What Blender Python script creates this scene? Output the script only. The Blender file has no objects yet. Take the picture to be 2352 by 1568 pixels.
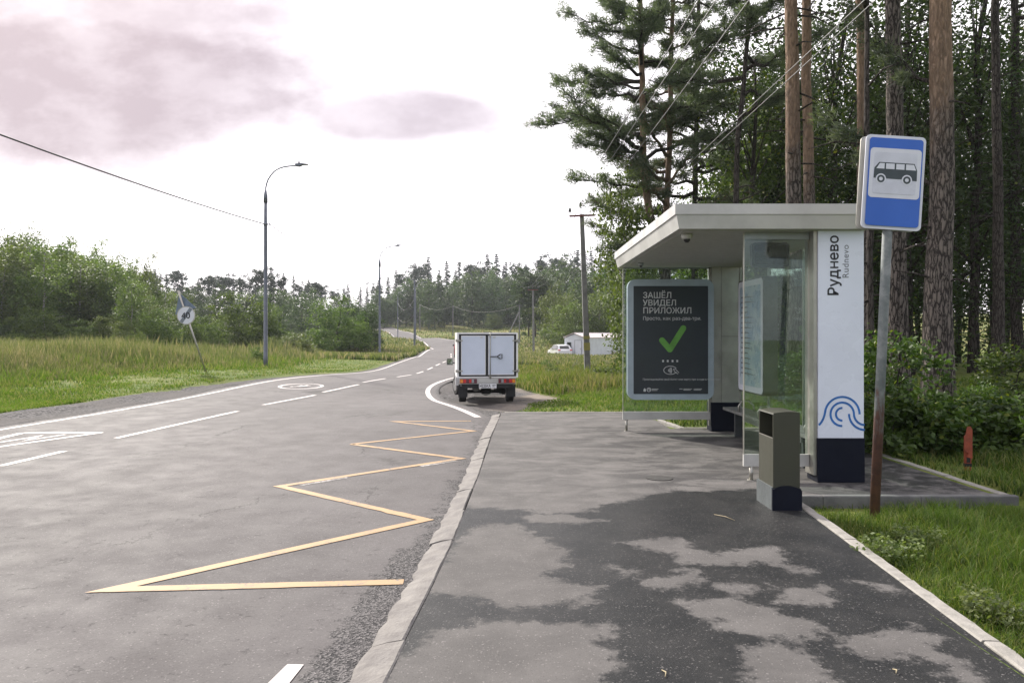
import bpy, bmesh, math, random
import numpy as np
from mathutils import Vector, Matrix, Euler
R = math.radians
C = bpy.context.scene.collection
S = bpy.context.scene
random.seed(7)

# ------------------------------------------------------------------ camera
H = 1.65
F = 1700.0 / 2352.0
cam = bpy.data.cameras.new('camera'); camo = bpy.data.objects.new('camera', cam); C.objects.link(camo)
camo.location = (0, 0, H); camo.rotation_euler = (R(90), 0, 0)
cam.sensor_width = 36; cam.lens = 36 * F; cam.shift_y = -14 / 2352.0
cam.clip_start = .05; cam.clip_end = 4000
S.camera = camo
S.render.resolution_x, S.render.resolution_y = 1024, 682
S.cycles.use_denoising = True
S.cycles.max_bounces = 8; S.cycles.transparent_max_bounces = 24
S.cycles.diffuse_bounces = 3; S.cycles.glossy_bounces = 4
S.cycles.caustics_reflective = False; S.cycles.caustics_refractive = False
S.cycles.sample_clamp_indirect = 6

# ------------------------------------------------------------------ world
SUN_AZ, SUN_EL = R(-36), R(33)
sdir = Vector((math.sin(SUN_AZ) * math.cos(SUN_EL), math.cos(SUN_AZ) * math.cos(SUN_EL), math.sin(SUN_EL)))
W = bpy.data.worlds.new('World'); S.world = W; W.use_nodes = True
NT = W.node_tree; NT.nodes.clear()
class G:
    """small helper to write node graphs"""
    def __init__(s, nt): s.nt = nt
    def n(s, t, **kw):
        x = s.nt.nodes.new(t)
        for k, v in kw.items(): setattr(x, k, v)
        return x
    def put(s, sock, v):
        if isinstance(v, bpy.types.NodeSocket): s.nt.links.new(v, sock)
        elif v is not None: sock.default_value = v
    def m(s, op, a, b=None, c=None, clamp=False):
        x = s.n('ShaderNodeMath', operation=op); x.use_clamp = clamp
        for i, v in enumerate((a, b, c)): s.put(x.inputs[i], v)
        return x.outputs[0]
    def vm(s, op, a, b=None):
        x = s.n('ShaderNodeVectorMath', operation=op)
        s.put(x.inputs[0], a)
        if b is not None: s.put(x.inputs[1], b)
        return x.outputs['Value'] if op in ('DOT_PRODUCT', 'LENGTH', 'DISTANCE') else x.outputs[0]
    def rng(s, v, a, b, c=0., d=1., smooth=True):
        x = s.n('ShaderNodeMapRange', interpolation_type='SMOOTHSTEP' if smooth else 'LINEAR')
        for k, q in zip(('Value', 'From Min', 'From Max', 'To Min', 'To Max'), (v, a, b, c, d)): s.put(x.inputs[k], q)
        return x.outputs[0]
    def mix(s, f, a, b, blend='MIX'):
        x = s.n('ShaderNodeMix', data_type='RGBA', blend_type=blend)
        s.put(x.inputs[0], f)
        for i, v in ((6, a), (7, b)):
            if isinstance(v, (tuple, list)) and len(v) == 3: v = (*v, 1)
            s.put(x.inputs[i], v)
        return x.outputs[2]
    def noise(s, vec, scale, detail=3, rough=.5, dist=0.):
        x = s.n('ShaderNodeTexNoise'); s.put(x.inputs['Vector'], vec)
        for k, q in (('Scale', scale), ('Detail', detail), ('Roughness', rough), ('Distortion', dist)): s.put(x.inputs[k], q)
        return x.outputs['Fac']
    def comb(s, a, b, c):
        x = s.n('ShaderNodeCombineXYZ')
        for i, v in enumerate((a, b, c)): s.put(x.inputs[i], v)
        return x.outputs[0]
    def pos(s):
        return s.n('ShaderNodeNewGeometry').outputs['Position']
    def attr(s, name):
        return s.n('ShaderNodeAttribute', attribute_name=name).outputs['Fac']
    def sep(s, v):
        x = s.n('ShaderNodeSeparateXYZ'); s.put(x.inputs[0], v); return x.outputs

g = G(NT)
sky = g.n('ShaderNodeTexSky', sky_type='NISHITA'); sky.sun_disc = False
sky.sun_elevation = SUN_EL; sky.sun_rotation = SUN_AZ; sky.dust_density = 2.0
D = g.n('ShaderNodeTexCoord').outputs['Generated']
x, y, z = g.sep(D)
ym = g.m('MAXIMUM', y, .08)
u = g.m('DIVIDE', x, ym); v = g.m('DIVIDE', z, ym)
n1 = g.noise(g.comb(u, g.m('MULTIPLY', v, 1.7), 0.), 5.0, 6, .55)
n2 = g.noise(g.comb(u, g.m('MULTIPLY', v, 2.2), 4.), 2.2, 4, .5)
def blob(cu, cv, ru, rv, amp=1.1):
    du = g.m('DIVIDE', g.m('SUBTRACT', u, cu), ru); dv = g.m('DIVIDE', g.m('SUBTRACT', v, cv), rv)
    r = g.m('SQRT', g.m('ADD', g.m('MULTIPLY', du, du), g.m('MULTIPLY', dv, dv)))
    return g.m('ADD', g.m('SUBTRACT', 1.0, r), g.m('MULTIPLY', g.m('SUBTRACT', n1, .5), amp))
b1 = blob(-.68, .335, .42, .115); b2 = blob(-.62, .46, .34, .16, 1.5); b3 = blob(-.135, .295, .175, .046, 1.1); b4 = blob(-.15, .25, .07, .022, .9)
b5 = blob(-.46, .30, .18, .07, .9)
dens = g.m('MAXIMUM', g.m('MAXIMUM', g.rng(b1, -.4, .32), g.m('MULTIPLY', g.rng(b2, -.35, .45), .82)),
           g.m('MAXIMUM', g.m('MULTIPLY', g.rng(b3, -.3, .5), .8), g.m('MAXIMUM', g.m('MULTIPLY', g.rng(b4, -.3, .7), .55), g.m('MULTIPLY', g.rng(b5, -.35, .6), .85))))
gen = g.m('MULTIPLY', g.rng(g.noise(D, 2.6, 5, .55), .46, .75), .8)       # clouds over the rest of the dome
front = g.rng(y, .15, .5)
dens = g.m('MULTIPLY', dens, g.rng(g.noise(g.comb(u, g.m('MULTIPLY', v, 1.8), 9.), 8.5, 6, .6), .3, .72, 1.06, .84), clamp=True)
dens = g.m('ADD', g.m('MULTIPLY', dens, front), g.m('MULTIPLY', gen, g.m('SUBTRACT', 1.0, front)), clamp=True)
sd = g.vm('DOT_PRODUCT', D, tuple(sdir))
glow = g.rng(sd, -.6, 1.0, 10.5, 15., False)           # thin bright overcast, brighter towards the sun
inner = g.mix(dens, (1.0, .955, .99), (.325, .26, .295))
n = g.n('ShaderNodeVectorMath', operation='SCALE'); g.put(n.inputs[0], inner)
lum = g.m('ADD', g.m('MULTIPLY', glow, g.m('SUBTRACT', 1.0, dens)), g.m('MULTIPLY', dens, 11.5))
g.put(n.inputs['Scale'], lum)
backm = g.rng(sd, -.8, .5, .5, .06)                   # more blue showing between the clouds behind the camera
col = g.mix(backm, n.outputs[0], g.mix(1.0, sky.outputs[0], (1.35, 1.35, 1.45), 'MULTIPLY'))
bg = g.n('ShaderNodeBackground'); g.put(bg.inputs['Color'], col); bg.inputs['Strength'].default_value = .1
out = g.n('ShaderNodeOutputWorld'); NT.links.new(bg.outputs[0], out.inputs[0])

# ------------------------------------------------------------------ sun
sl = bpy.data.lights.new('sun', 'SUN'); sl.energy = 5.0; sl.angle = R(3.0); sl.color = (1, .94, .84)
so = bpy.data.objects.new('sun', sl); C.objects.link(so)
so.rotation_euler = sdir.to_track_quat('Z', 'Y').to_euler(); so.location = (-30, 40, 40)
S.view_settings.view_transform = 'Standard'; S.view_settings.look = 'None'
S.view_settings.exposure = 0.46; S.view_settings.gamma = 1.0

# ------------------------------------------------------------------ helpers
def tag(o, label=None, cat=None, group=None, kind=None):
    if label: o['label'] = label
    if cat: o['category'] = cat
    if group: o['group'] = group
    if kind: o['kind'] = kind
    return o
def empty(name, label, cat, loc=(0, 0, 0), rz=0, group=None, rot=None):
    o = bpy.data.objects.new(name, None); C.objects.link(o); o.empty_display_size = .2
    o.location = loc; o.rotation_euler = rot if rot else (0, 0, rz)
    return tag(o, label, cat, group)
def link(name, me, mat, parent=None):
    o = bpy.data.objects.new(name, me); C.objects.link(o); o.parent = parent
    if mat is not None:
        for m_ in (mat if isinstance(mat, (list, tuple)) else [mat]): me.materials.append(m_)
    return o
def copy_tree(o, parent=None):
    c = o.copy(); C.objects.link(c); c.parent = parent
    for ch in o.children: copy_tree(ch, c)
    return c

class MB:
    """collects shapes and links them as ONE mesh object"""
    def __init__(s): s.bm = bmesh.new(); s.mi = 0
    def _f(s, vs, smooth=False):
        try: f = s.bm.faces.new(vs)
        except ValueError: return None
        f.material_index = s.mi; f.smooth = smooth; return f
    def box(s, x0, x1, y0, y1, z0, z1, M=None, top=None):
        """top=(dx0,dx1,dy0,dy1) moves the top corners"""
        t = top or (0, 0, 0, 0)
        co = [(x0, y0, z0), (x1, y0, z0), (x1, y1, z0), (x0, y1, z0),
              (x0 + t[0], y0 + t[2], z1), (x1 + t[1], y0 + t[2], z1), (x1 + t[1], y1 + t[3], z1), (x0 + t[0], y1 + t[3], z1)]
        vs = [s.bm.verts.new(M @ Vector(c) if M else c) for c in co]
        for q in ((0, 3, 2, 1), (4, 5, 6, 7), (0, 1, 5, 4), (1, 2, 6, 5), (2, 3, 7, 6), (3, 0, 4, 7)): s._f([vs[i] for i in q])
        return s
    def tube(s, pts, rad, n=10, cap=True, smooth=True):
        pts = [Vector(p) for p in pts]
        rad = rad if isinstance(rad, (list, tuple)) else [rad] * len(pts)
        rings = []; up = None
        for i, p in enumerate(pts):
            d = (pts[min(i + 1, len(pts) - 1)] - pts[max(i - 1, 0)]).normalized()
            if up is None:
                up = Vector((1, 0, 0)) if abs(d.x) < .8 else Vector((0, 1, 0))
            a = d.cross(up).normalized(); b = d.cross(a).normalized(); up = -(b.cross(d)).cross(d).normalized() if False else up
            rings.append([s.bm.verts.new(p + (a * math.cos(2 * math.pi * k / n) + b * math.sin(2 * math.pi * k / n)) * rad[i]) for k in range(n)])
        for r0, r1 in zip(rings, rings[1:]):
            for k in range(n): s._f([r0[k], r0[(k + 1) % n], r1[(k + 1) % n], r1[k]], smooth)
        if cap: s._f(rings[0][::-1]); s._f(rings[-1])
        return s
    def prism(s, poly, o, ux, uy, depth, smooth=False):
        """poly (a,b) in plane origin o with axes ux, uy; extruded by depth along ux x uy (negative = other way)"""
        o, ux, uy = Vector(o), Vector(ux), Vector(uy); w = ux.cross(uy) * depth
        a = [s.bm.verts.new(o + ux * p[0] + uy * p[1]) for p in poly]
        b = [s.bm.verts.new(o + ux * p[0] + uy * p[1] + w) for p in poly]
        s._f(a[::-1] if depth > 0 else a); s._f(b if depth > 0 else b[::-1])
        for i in range(len(a)):
            j = (i + 1) % len(a); s._f([a[i], a[j], b[j], b[i]] if depth > 0 else [a[j], a[i], b[i], b[j]], smooth)
        return s
    def face(s, pts, smooth=False):
        s._f([s.bm.verts.new(p) for p in pts], smooth); return s
    def sphere(s, c, r, sc=(1, 1, 1), seg=16):
        M = Matrix.Translation(c) @ Matrix.Diagonal((r * sc[0], r * sc[1], r * sc[2], 1))
        k = bmesh.ops.create_uvsphere(s.bm, u_segments=seg, v_segments=seg // 2, radius=1, matrix=M)
        for f in {f for v_ in k['verts'] for f in v_.link_faces}: f.smooth = True; f.material_index = s.mi
        return s
    def band(s, pts, w, thick, o, ux, uy, depth=.001, closed=False):
        """a stroked polyline of width w in a plane"""
        P_ = [Vector((p[0], p[1])) for p in pts]; n = len(P_); L, Rr = [], []
        for i in range(n):
            a = P_[(i - 1) % n] if (closed or i) else P_[i]; b = P_[(i + 1) % n] if (closed or i < n - 1) else P_[i]
            d = (b - a).normalized(); nn = Vector((-d.y, d.x))
            L.append(P_[i] + nn * w / 2); Rr.append(P_[i] - nn * w / 2)
        o, ux, uy = Vector(o), Vector(ux), Vector(uy); W_ = ux.cross(uy) * depth
        t = lambda q: s.bm.verts.new(o + ux * q.x + uy * q.y + W_)
        a = [t(q) for q in L]; b = [t(q) for q in Rr]
        for i in range(n if closed else n - 1): s._f([b[i], b[(i + 1) % n], a[(i + 1) % n], a[i]])
        return s
    def build(s, name, mat, parent=None, bevel=0, seg=2, smooth=None):
        if bevel:
            es = [e for e in s.bm.edges if len(e.link_faces) == 2 and e.calc_face_angle(0) > R(30)]
            bmesh.ops.bevel(s.bm, geom=es, offset=bevel, segments=seg, profile=.5, affect='EDGES', clamp_overlap=True)
        bmesh.ops.recalc_face_normals(s.bm, faces=s.bm.faces) if len(s.bm.faces) < 20000 else None
        me = bpy.data.meshes.new(name); s.bm.to_mesh(me); s.bm.free()
        if bevel:
            me.polygons.foreach_set('use_smooth', [True] * len(me.polygons))
            me.set_sharp_from_angle(angle=R(40))
        return link(name, me, mat, parent)

def np_mesh(name, V, Fc, mat, parent=None, smooth=False, attrs=None):
    me = bpy.data.meshes.new(name); V = np.asarray(V, np.float32); Fc = np.asarray(Fc, np.int32); k = Fc.shape[1]
    me.vertices.add(len(V)); me.vertices.foreach_set('co', V.ravel())
    me.loops.add(Fc.size); me.loops.foreach_set('vertex_index', Fc.ravel())
    me.polygons.add(len(Fc)); me.polygons.foreach_set('loop_start', np.arange(0, Fc.size, k, dtype=np.int32))
    if smooth: me.polygons.foreach_set('use_smooth', np.ones(len(Fc), bool))
    me.update(calc_edges=True)
    for nm, a in (attrs or {}).items():
        at = me.attributes.new(nm, 'FLOAT', 'POINT'); at.data.foreach_set('value', np.asarray(a, np.float32).ravel())
    return link(name, me, mat, parent)

def rrect(w, h, r, n=6, cx=0, cy=0):
    p = []
    for sx, sy, a0 in ((1, 1, 0), (-1, 1, 90), (-1, -1, 180), (1, -1, 270)):
        for k in range(n + 1):
            a = R(a0 + 90 * k / n); p.append((cx + sx * (w / 2 - r) + r * math.cos(a), cy + sy * (h / 2 - r) + r * math.sin(a)))
    return p
def arc(cx, cy, r, a0, a1, n=24, ry=None):
    return [(cx + r * math.cos(R(a0 + (a1 - a0) * k / n)), cy + (ry or r) * math.sin(R(a0 + (a1 - a0) * k / n))) for k in range(n + 1)]
def text(body, size, M, name, mat, parent=None, bold=0, align='LEFT', ext=.0008, sx=1.0, spacing=1.0):
    cu = bpy.data.curves.new('t', 'FONT'); cu.body = body; cu.size = 10; cu.align_x = align
    cu.extrude = ext / size * 10; cu.space_character = spacing; cu.resolution_u = 3
    o = bpy.data.objects.new('t', cu); C.objects.link(o)
    bpy.context.view_layer.update()
    me = bpy.data.meshes.new_from_object(o.evaluated_get(bpy.context.evaluated_depsgraph_get()))
    bpy.data.objects.remove(o); me.materials.clear(); me.transform(Matrix.Scale(size / 10, 4))
    if bold:
        bmm = bmesh.new(); bmm.from_mesh(me); base = list(bmm.verts) + list(bmm.edges) + list(bmm.faces)
        for i_, (a_, b_) in enumerate(((1, 0), (-1, 0), (0, 1), (0, -1))):
            k_ = bmesh.ops.duplicate(bmm, geom=base); vs_ = [v_ for v_ in k_['geom'] if isinstance(v_, bmesh.types.BMVert)]
            bmesh.ops.translate(bmm, verts=vs_, vec=(a_ * bold * size, b_ * bold * size, ext * .15 * (i_ + 1)))
        bmm.to_mesh(me); bmm.free()
    me.transform(M @ Matrix.Diagonal((sx, 1, 1, 1)))
    return link(name, me, mat, parent)
FRONT = Matrix(((1, 0, 0, 0), (0, 0, -1, 0), (0, 1, 0, 0), (0, 0, 0, 1)))     # text plane facing -Y (x right, z up)

# ------------------------------------------------------------------ materials
def newmat(name):
    m_ = bpy.data.materials.new(name); m_.use_nodes = True; nt = m_.node_tree
    b = nt.nodes['Principled BSDF']; return m_, G(nt), b
def mat(name, col, rough=.5, metal=0., vary=.12, vs=6., bump=0., bs=40., col2=None, spec=.5, coat=0., emis=None, obj=False):
    m_, g, b = newmat(name)
    p = g.n('ShaderNodeTexCoord').outputs['Object']
    nf = g.noise(p, vs, 5, .6)
    c2 = col2 or tuple(max(0, c * (1 - vary * 2.2)) for c in col)
    g.put(b.inputs['Base Color'], g.mix(g.rng(nf, .35, .7), col, c2))
    g.put(b.inputs['Roughness'], g.rng(g.noise(p, vs * 2.3, 4), .3, .7, max(.02, rough - .07), min(1, rough + .1)))
    b.inputs['Metallic'].default_value = metal; b.inputs['Specular IOR Level'].default_value = spec
    b.inputs['Coat Weight'].default_value = coat; b.inputs['Coat Roughness'].default_value = .06
    if bump:
        bn = g.n('ShaderNodeBump'); bn.inputs['Strength'].default_value = bump; bn.inputs['Distance'].default_value = .01
        g.put(bn.inputs['Height'], g.noise(p, bs, 4)); g.put(b.inputs['Normal'], bn.outputs[0])
    if emis: b.inputs['Emission Color'].default_value = (*emis[0], 1); b.inputs['Emission Strength'].default_value = emis[1]
    return m_
def foliage(name, dark, light, trans=.35, yellow=None, rough=.55):
    m_, g, b = newmat(name); nt = m_.node_tree
    a = g.attr('shade'); oi = g.n('ShaderNodeObjectInfo').outputs['Random']
    c = g.mix(a, dark, light)
    if yellow: c = g.mix(g.rng(g.attr('tint'), .9, 1.), c, yellow)
    hs = g.n('ShaderNodeHueSaturation'); g.put(hs.inputs['Color'], c)
    g.put(hs.inputs['Hue'], g.rng(oi, 0, 1, .485, .512, False)); g.put(hs.inputs['Value'], g.rng(oi, 0, 1, .8, 1.2, False)); hs.inputs['Saturation'].default_value = 1.0
    c = hs.outputs[0]
    g.put(b.inputs['Base Color'], c); b.inputs['Roughness'].default_value = rough; b.inputs['Specular IOR Level'].default_value = .35
    tr = g.n('ShaderNodeBsdfTranslucent'); g.put(tr.inputs[0], g.mix(1.0, c, (1.25, 1.35, .6), 'MULTIPLY'))
    mx = g.n('ShaderNodeMixShader'); mx.inputs[0].default_value = trans
    nt.links.new(b.outputs[0], mx.inputs[1]); nt.links.new(tr.outputs[0], mx.inputs[2])
    nt.links.new(mx.outputs[0], nt.nodes['Material Output'].inputs[0]); return m_
def glass(name, tint, refl=.07, rough=.02):
    m_, g, b = newmat(name); nt = m_.node_tree
    t = g.n('ShaderNodeBsdfTransparent'); t.inputs[0].default_value = (*tint, 1)
    gl = g.n('ShaderNodeBsdfGlossy'); gl.inputs['Roughness'].default_value = rough; gl.inputs[0].default_value = (.9, .97, .95, 1)
    lw = g.n('ShaderNodeLayerWeight'); lw.inputs[0].default_value = .5
    f = g.m('ADD', refl, g.m('MULTIPLY', g.m('POWER', lw.outputs['Facing'], 4.), .8), clamp=True)
    df = g.n('ShaderNodeBsdfDiffuse'); df.inputs[0].default_value = (.55, .6, .58, 1)
    mx = g.n('ShaderNodeMixShader'); g.put(mx.inputs[0], f); nt.links.new(t.outputs[0], mx.inputs[1]); nt.links.new(gl.outputs[0], mx.inputs[2])
    m2 = g.n('ShaderNodeMixShader'); g.put(m2.inputs[0], g.rng(g.noise(g.n('ShaderNodeTexCoord').outputs['Object'], 2.5, 6, .7), .3, .8, .004, .035))
    nt.links.new(mx.outputs[0], m2.inputs[1]); nt.links.new(df.outputs[0], m2.inputs[2])
    nt.links.new(m2.outputs[0], nt.nodes['Material Output'].inputs[0]); return m_
# ------------------------------------------------------------------ terrain
def pw(px, py, Y):                       # a point of the photo's 2352 px wide view at depth Y -> world
    return ((px - 1176) / 1700 * Y, Y, H - (py - 770) / 1700 * Y)
ctl = []
for xx in (-14, -9, -5, -1, 3, 6):
    for yy in (-25, -8, 2, 10, 16): ctl.append((xx, yy, 0.0 if xx > -14 else .1))
ctl += [pw(*t) for t in (
    (472, 852, 28.3), (610, 845, 37), (872, 822, 67), (954.6, 819.3, 65.5), (991, 802.5, 96.8), (985, 793.4, 112), (957.7, 782.7, 130),
    (899.7, 770.5, 163), (851, 758.3, 218), (1047.6, 782.7, 122), (991, 776.6, 145), (930, 763.5, 176), (884.5, 752.2, 215), (851, 747.7, 252),
    (1350, 868, 36), (1226, 810, 90), (1193, 790, 120), (1040, 774.4, 165), (964.5, 761, 192), (909, 750, 225), (913.7, 777, 159), (868, 746, 245),
    (1343, 818, 90), (1290, 824, 90), (1275, 779, 132), (1235, 757, 175), (1140, 747, 212), (1000, 745, 235), (850, 742, 262),
    (1120, 925, 20), (1350, 760, 190), (1500, 765, 150), (700, 752, 170), (560, 765, 150), (846, 808, 75), (953, 798, 110))]
ctl += [(-16, 20, .25), (-22, 27, .5), (-22, 14, .45), (-32, 40, .65), (-30, 12, .7), (-46, 62, .7), (-60, 40, .8), (-40, 90, .9), (-20, 66, .1), (-24, 90, .5),
        (-90, 120, 2.2), (-60, 160, 2.5), (-150, 60, 2), (-7, 33, -.02), (-3, 30, -.12), (-5, 48, -.22), (-2.5, 64, -.28), (-4.4, 92, -.3),
        (6, 24, .0), (5, 50, -.7), (10, 60, -1.0), (14, 40, -.5), (8, 17, .2), (14, 18, .35), (20, 26, .4), (30, 50, 0.2), (30, 20, .6), (40, -10, .6), (15, -10, .1),
        (35, 100, -.6), (60, 140, 2), (-200, 300, 9), (0, 420, 14), (-100, 420, 15), (150, 300, 9), (300, 200, 8), (-300, 150, 6), (400, 450, 15), (-400, 450, 15), (-300, -50, 3), (300, -50, 3), (0, -200, 0), (-80, -80, .5), (80, -80, .6)]
ctl = np.array(ctl, float)
def _phi(r2): return .5 * r2 * np.log(r2 + 1e-9)
_A = ctl[:, :2] / 100.; _n = len(_A)
_K = _phi(((_A[:, None] - _A[None]) ** 2).sum(-1)) + np.eye(_n) * 2e-4
_P = np.c_[np.ones(_n), _A]
_M = np.block([[_K, _P], [_P.T, np.zeros((3, 3))]])
_w = np.linalg.solve(_M, np.r_[ctl[:, 2], 0, 0, 0])
def sstep(t, a, b):
    t = np.clip((t - a) / (b - a), 0, 1); return t * t * (3 - 2 * t)
def T(x, y):
    x = np.asarray(x, float); y = np.asarray(y, float); sh = x.shape
    q = np.c_[x.ravel(), y.ravel()] / 100.; zz = np.empty(len(q))
    for i in range(0, len(q), 20000):
        qq = q[i:i + 20000]
        zz[i:i + 20000] = _phi(((qq[:, None] - _A[None]) ** 2).sum(-1)) @ _w[:_n] + _w[_n] + qq @ _w[_n + 1:]
    zz = np.clip(zz, -3, 18).reshape(sh)
    near = (1 - sstep(y, 14.5, 24)) * (1 - sstep(-x, 9.4, 14)) * (1 - sstep(x, 4.5, 9)) * sstep(y, -40, -20)
    zz = zz * (1 - near)
    low = sstep(x, 2.62, 2.72) * (1 - sstep(y, 7.62, 7.72)) * (1 - sstep(x, 5.2, 7.5)) * sstep(y, -3, 0)
    return zz - .11 * low
def Tz(x, y): return float(T(np.array([x]), np.array([y]))[0])

# ------------------------------------------------------------------ road outline (asphalt edges)
pairs = [((-13.6, -30), (-1.6, -30)), ((-11.9, -10), (-1.1, -10)), ((-10.85, 0), (-.80, 0)), ((-9.55, 13.3), (-.34, 13.3)), ((-9.2, 17.6), (-.8, 17.0)), ((-9.0, 21), (-1.85, 20.8)),
         ((-8.7, 25.8), (-2.5, 25.5)), ((-7.95, 31), (-2.35, 31)), ((-7.5, 36), (-2.0, 36)), ((-7.75, 46), (-1.7, 46)), ((-8.8, 65.5), (-2.3, 64)),
         ((-10.6, 97), (-4.2, 92)), ((-13.1, 112), (-6.6, 110)), ((-17, 130), (-11., 131)), ((-21.8, 147), (-16.3, 150)), ((-27.5, 166), (-22.2, 170)),
         ((-34.5, 190), (-29, 193)), ((-43, 217), (-37.5, 221)), ((-56, 255), (-50, 259)), ((-75, 310), (-69, 314))]
def catmull(P, step=.5):
    P = np.array(P, float); P = np.vstack([2 * P[0] - P[1], P, 2 * P[-1] - P[-2]]); o = []
    for i in range(1, len(P) - 2):
        p0, p1, p2, p3 = P[i - 1:i + 3]; k = max(2, int(np.linalg.norm((p2 - p1)[:2]) / step))
        t = np.linspace(0, 1, k, endpoint=False)[:, None]
        o.append(.5 * (2 * p1 + (p2 - p0) * t + (2 * p0 - 5 * p1 + 4 * p2 - p3) * t ** 2 + (-p0 + 3 * p1 - 3 * p2 + p3) * t ** 3))
    return np.vstack(o + [P[-2:-1]])
LR = catmull([(*a, *b) for a, b in pairs], .4)
RL, RR = LR[:, :2], LR[:, 2:]
def rz_off(y): return -.05 + .12 * sstep(y, 40, 100)
def zroad(x, y): return T(x, y) + rz_off(np.asarray(y, float))
def pip(poly, x, y):
    poly = np.asarray(poly); x = np.asarray(x); y = np.asarray(y); c = np.zeros(x.shape, bool)
    for (x0, y0), (x1, y1) in zip(poly, np.roll(poly, -1, 0)):
        if y0 == y1: continue
        c ^= ((y0 > y) != (y1 > y)) & (x < (x1 - x0) * (y - y0) / (y1 - y0) + x0)
    return c
ROADP = np.vstack([RL[::4], RR[::-4]])
def xl(y): return np.interp(y, RL[:, 1], RL[:, 0])
def xr(y): return np.interp(y, RR[:, 1], RR[:, 0])
def kin(y): return np.interp(y, [-5, 0, 3.5, 4.92, 5.84, 8.77, 12.2, 15.8], [-.95, -.76, -.61, -.52, -.475, -.39, -.33, -.22])    # inner edge of the worn kerb
def pright(y): return np.interp(y, [-5, 3.62, 6.93, 7.6], [1.96, 2.5, 2.75, 2.8])
PAVE = [(-.9, -5), (-.6, 3.5), (-.2, 15.8), (2.86, 15.9), (2.86, 14.4), (3.0, 13.2), (5.1, 13.2), (5.1, 7.64), (2.82, 7.64), (2.78, 7.2), (2.55, 3.62), (2.02, -5)]
LAY = [(-.6, 15.9), (-1.5, 18.4), (-2.4, 21), (-2.55, 25), (-2.35, 31), (-1.2, 30), (.2, 26), (.9, 23), (1.45, 21.2), (.9, 19.6), (.4, 18.3), (.3, 17), (.1, 16)]
def pdist(poly, x, y):
    """signed distance, positive inside"""
    poly = np.asarray(poly, float); d = np.full(x.shape, 1e9)
    for a, b in zip(poly, np.roll(poly, -1, 0)):
        ab = b - a; t = np.clip(((x - a[0]) * ab[0] + (y - a[1]) * ab[1]) / (ab @ ab + 1e-12), 0, 1)
        d = np.minimum(d, np.hypot(x - a[0] - t * ab[0], y - a[1] - t * ab[1]))
    return np.where(pip(poly, x, y), d, -d)
def vnoise(x, y, s, seed=0):
    """cheap value noise 0..1"""
    x = x / s + seed * 17.3; y = y / s - seed * 9.1; i = np.floor(x); j = np.floor(y); fx = x - i; fy = y - j
    fx = fx * fx * (3 - 2 * fx); fy = fy * fy * (3 - 2 * fy)
    h = lambda a, b: np.modf(np.abs(np.sin(a * 127.1 + b * 311.7 + seed) * 43758.5453))[0]
    return (h(i, j) * (1 - fx) + h(i + 1, j) * fx) * (1 - fy) + (h(i, j + 1) * (1 - fx) + h(i + 1, j + 1) * fx) * fy

# ------------------------------------------------------------------ ground sheet
def axis_lines(segs):
    o = []
    for a, b, s in segs: o += list(np.arange(a, b, s))
    return o
gy = [v_ for v_ in -np.cumsum(3 * 1.25 ** np.arange(18))[::-1] - 4 if v_ > -900] + list(np.arange(-4, 30, .28))
st = .28; yv = 30.
while yv < 900: gy.append(yv); st = min(st * 1.018, 12) if yv < 330 else st * 1.15; yv += st
gx = list(np.arange(-16, 8, .28))
st = .28; xv = 8.
while xv < 1000: gx.append(xv); st *= 1.05; xv += st
st = .28; xv = -16.28
while xv > -1000: gx.insert(0, xv); st = st * 1.035 if xv > -90 else st * 1.1; xv -= st
gx, gy = np.array(gx), np.array(gy)
X, Y = np.meshgrid(gx, gy); X = X.ravel(); Y = Y.ravel()
inroad = pip(ROADP, X, Y); dpave = pdist(PAVE, X, Y); dlay = pdist(LAY, X, Y)
droad = np.where((Y < 105), np.minimum(X - xl(Y), xr(Y) - X), np.where(inroad, .5, -3.))
Z = T(X, Y) + (vnoise(X, Y, .9, 1) - .5) * .05 * sstep(-droad, .2, 2) * sstep(-dpave, .2, 1.5)
Z = np.where(inroad & (droad > .12), Z - .2, Z); Z = np.where((droad > -.9) & (droad <= .12) & (Y < 60), Z - .058, Z)
Z = np.where(dpave > .12, Z - .12, Z)
Z = np.where((dlay > -.3) & ~inroad, Z - .05, Z)
shw = 1.35 * (1 - sstep(Y, 15, 31)) + .35
grav = sstep(droad, -shw, -shw + .5) * (X < -5) * (Y < 110)
grav = np.maximum(grav, sstep(dlay, -.5, .35))
grav = np.maximum(grav, .75 * sstep(droad, -.45, -.1) * (Y < 110))
grav = np.maximum(grav, (.9 - np.hypot((X - 7.6) / 6, (Y - 88) / 4.5)).clip(0, 1) * 1.5)
ny, nx = len(gy), len(gx); ii = np.arange((ny - 1) * (nx - 1)); r_, c_ = ii // (nx - 1), ii % (nx - 1); a_ = r_ * nx + c_
Q = np.c_[a_, a_ + 1, a_ + nx + 1, a_ + nx]
gm, g, b = newmat('ground_soil_grass')
p = g.pos(); nb = g.noise(p, .35, 5, .6); nf = g.noise(p, 4.0, 6, .65); nt_ = g.noise(p, 40, 4, .6)
grass = g.mix(g.rng(nb, .35, .65), (.085, .125, .02), (.15, .17, .045)); grass = g.mix(g.rng(nf, .45, .75), grass, (.045, .07, .014))
straw = g.mix(g.rng(g.noise(p, .09, 4, .5), .42, .62), grass, (.24, .21, .09)); py_ = g.sep(p)[1]
grass = g.mix(g.m('MULTIPLY', g.rng(py_, 45, 90), .7), grass, straw)
vor = g.n('ShaderNodeTexVoronoi'); g.put(vor.inputs['Vector'], p); vor.inputs['Scale'].default_value = 22
stone = g.mix(g.rng(vor.outputs['Color'], .2, .9), (.045, .044, .046), (.15, .143, .142)); stone = g.mix(g.rng(nt_, .62, .72), stone, (.4, .38, .36))
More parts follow.
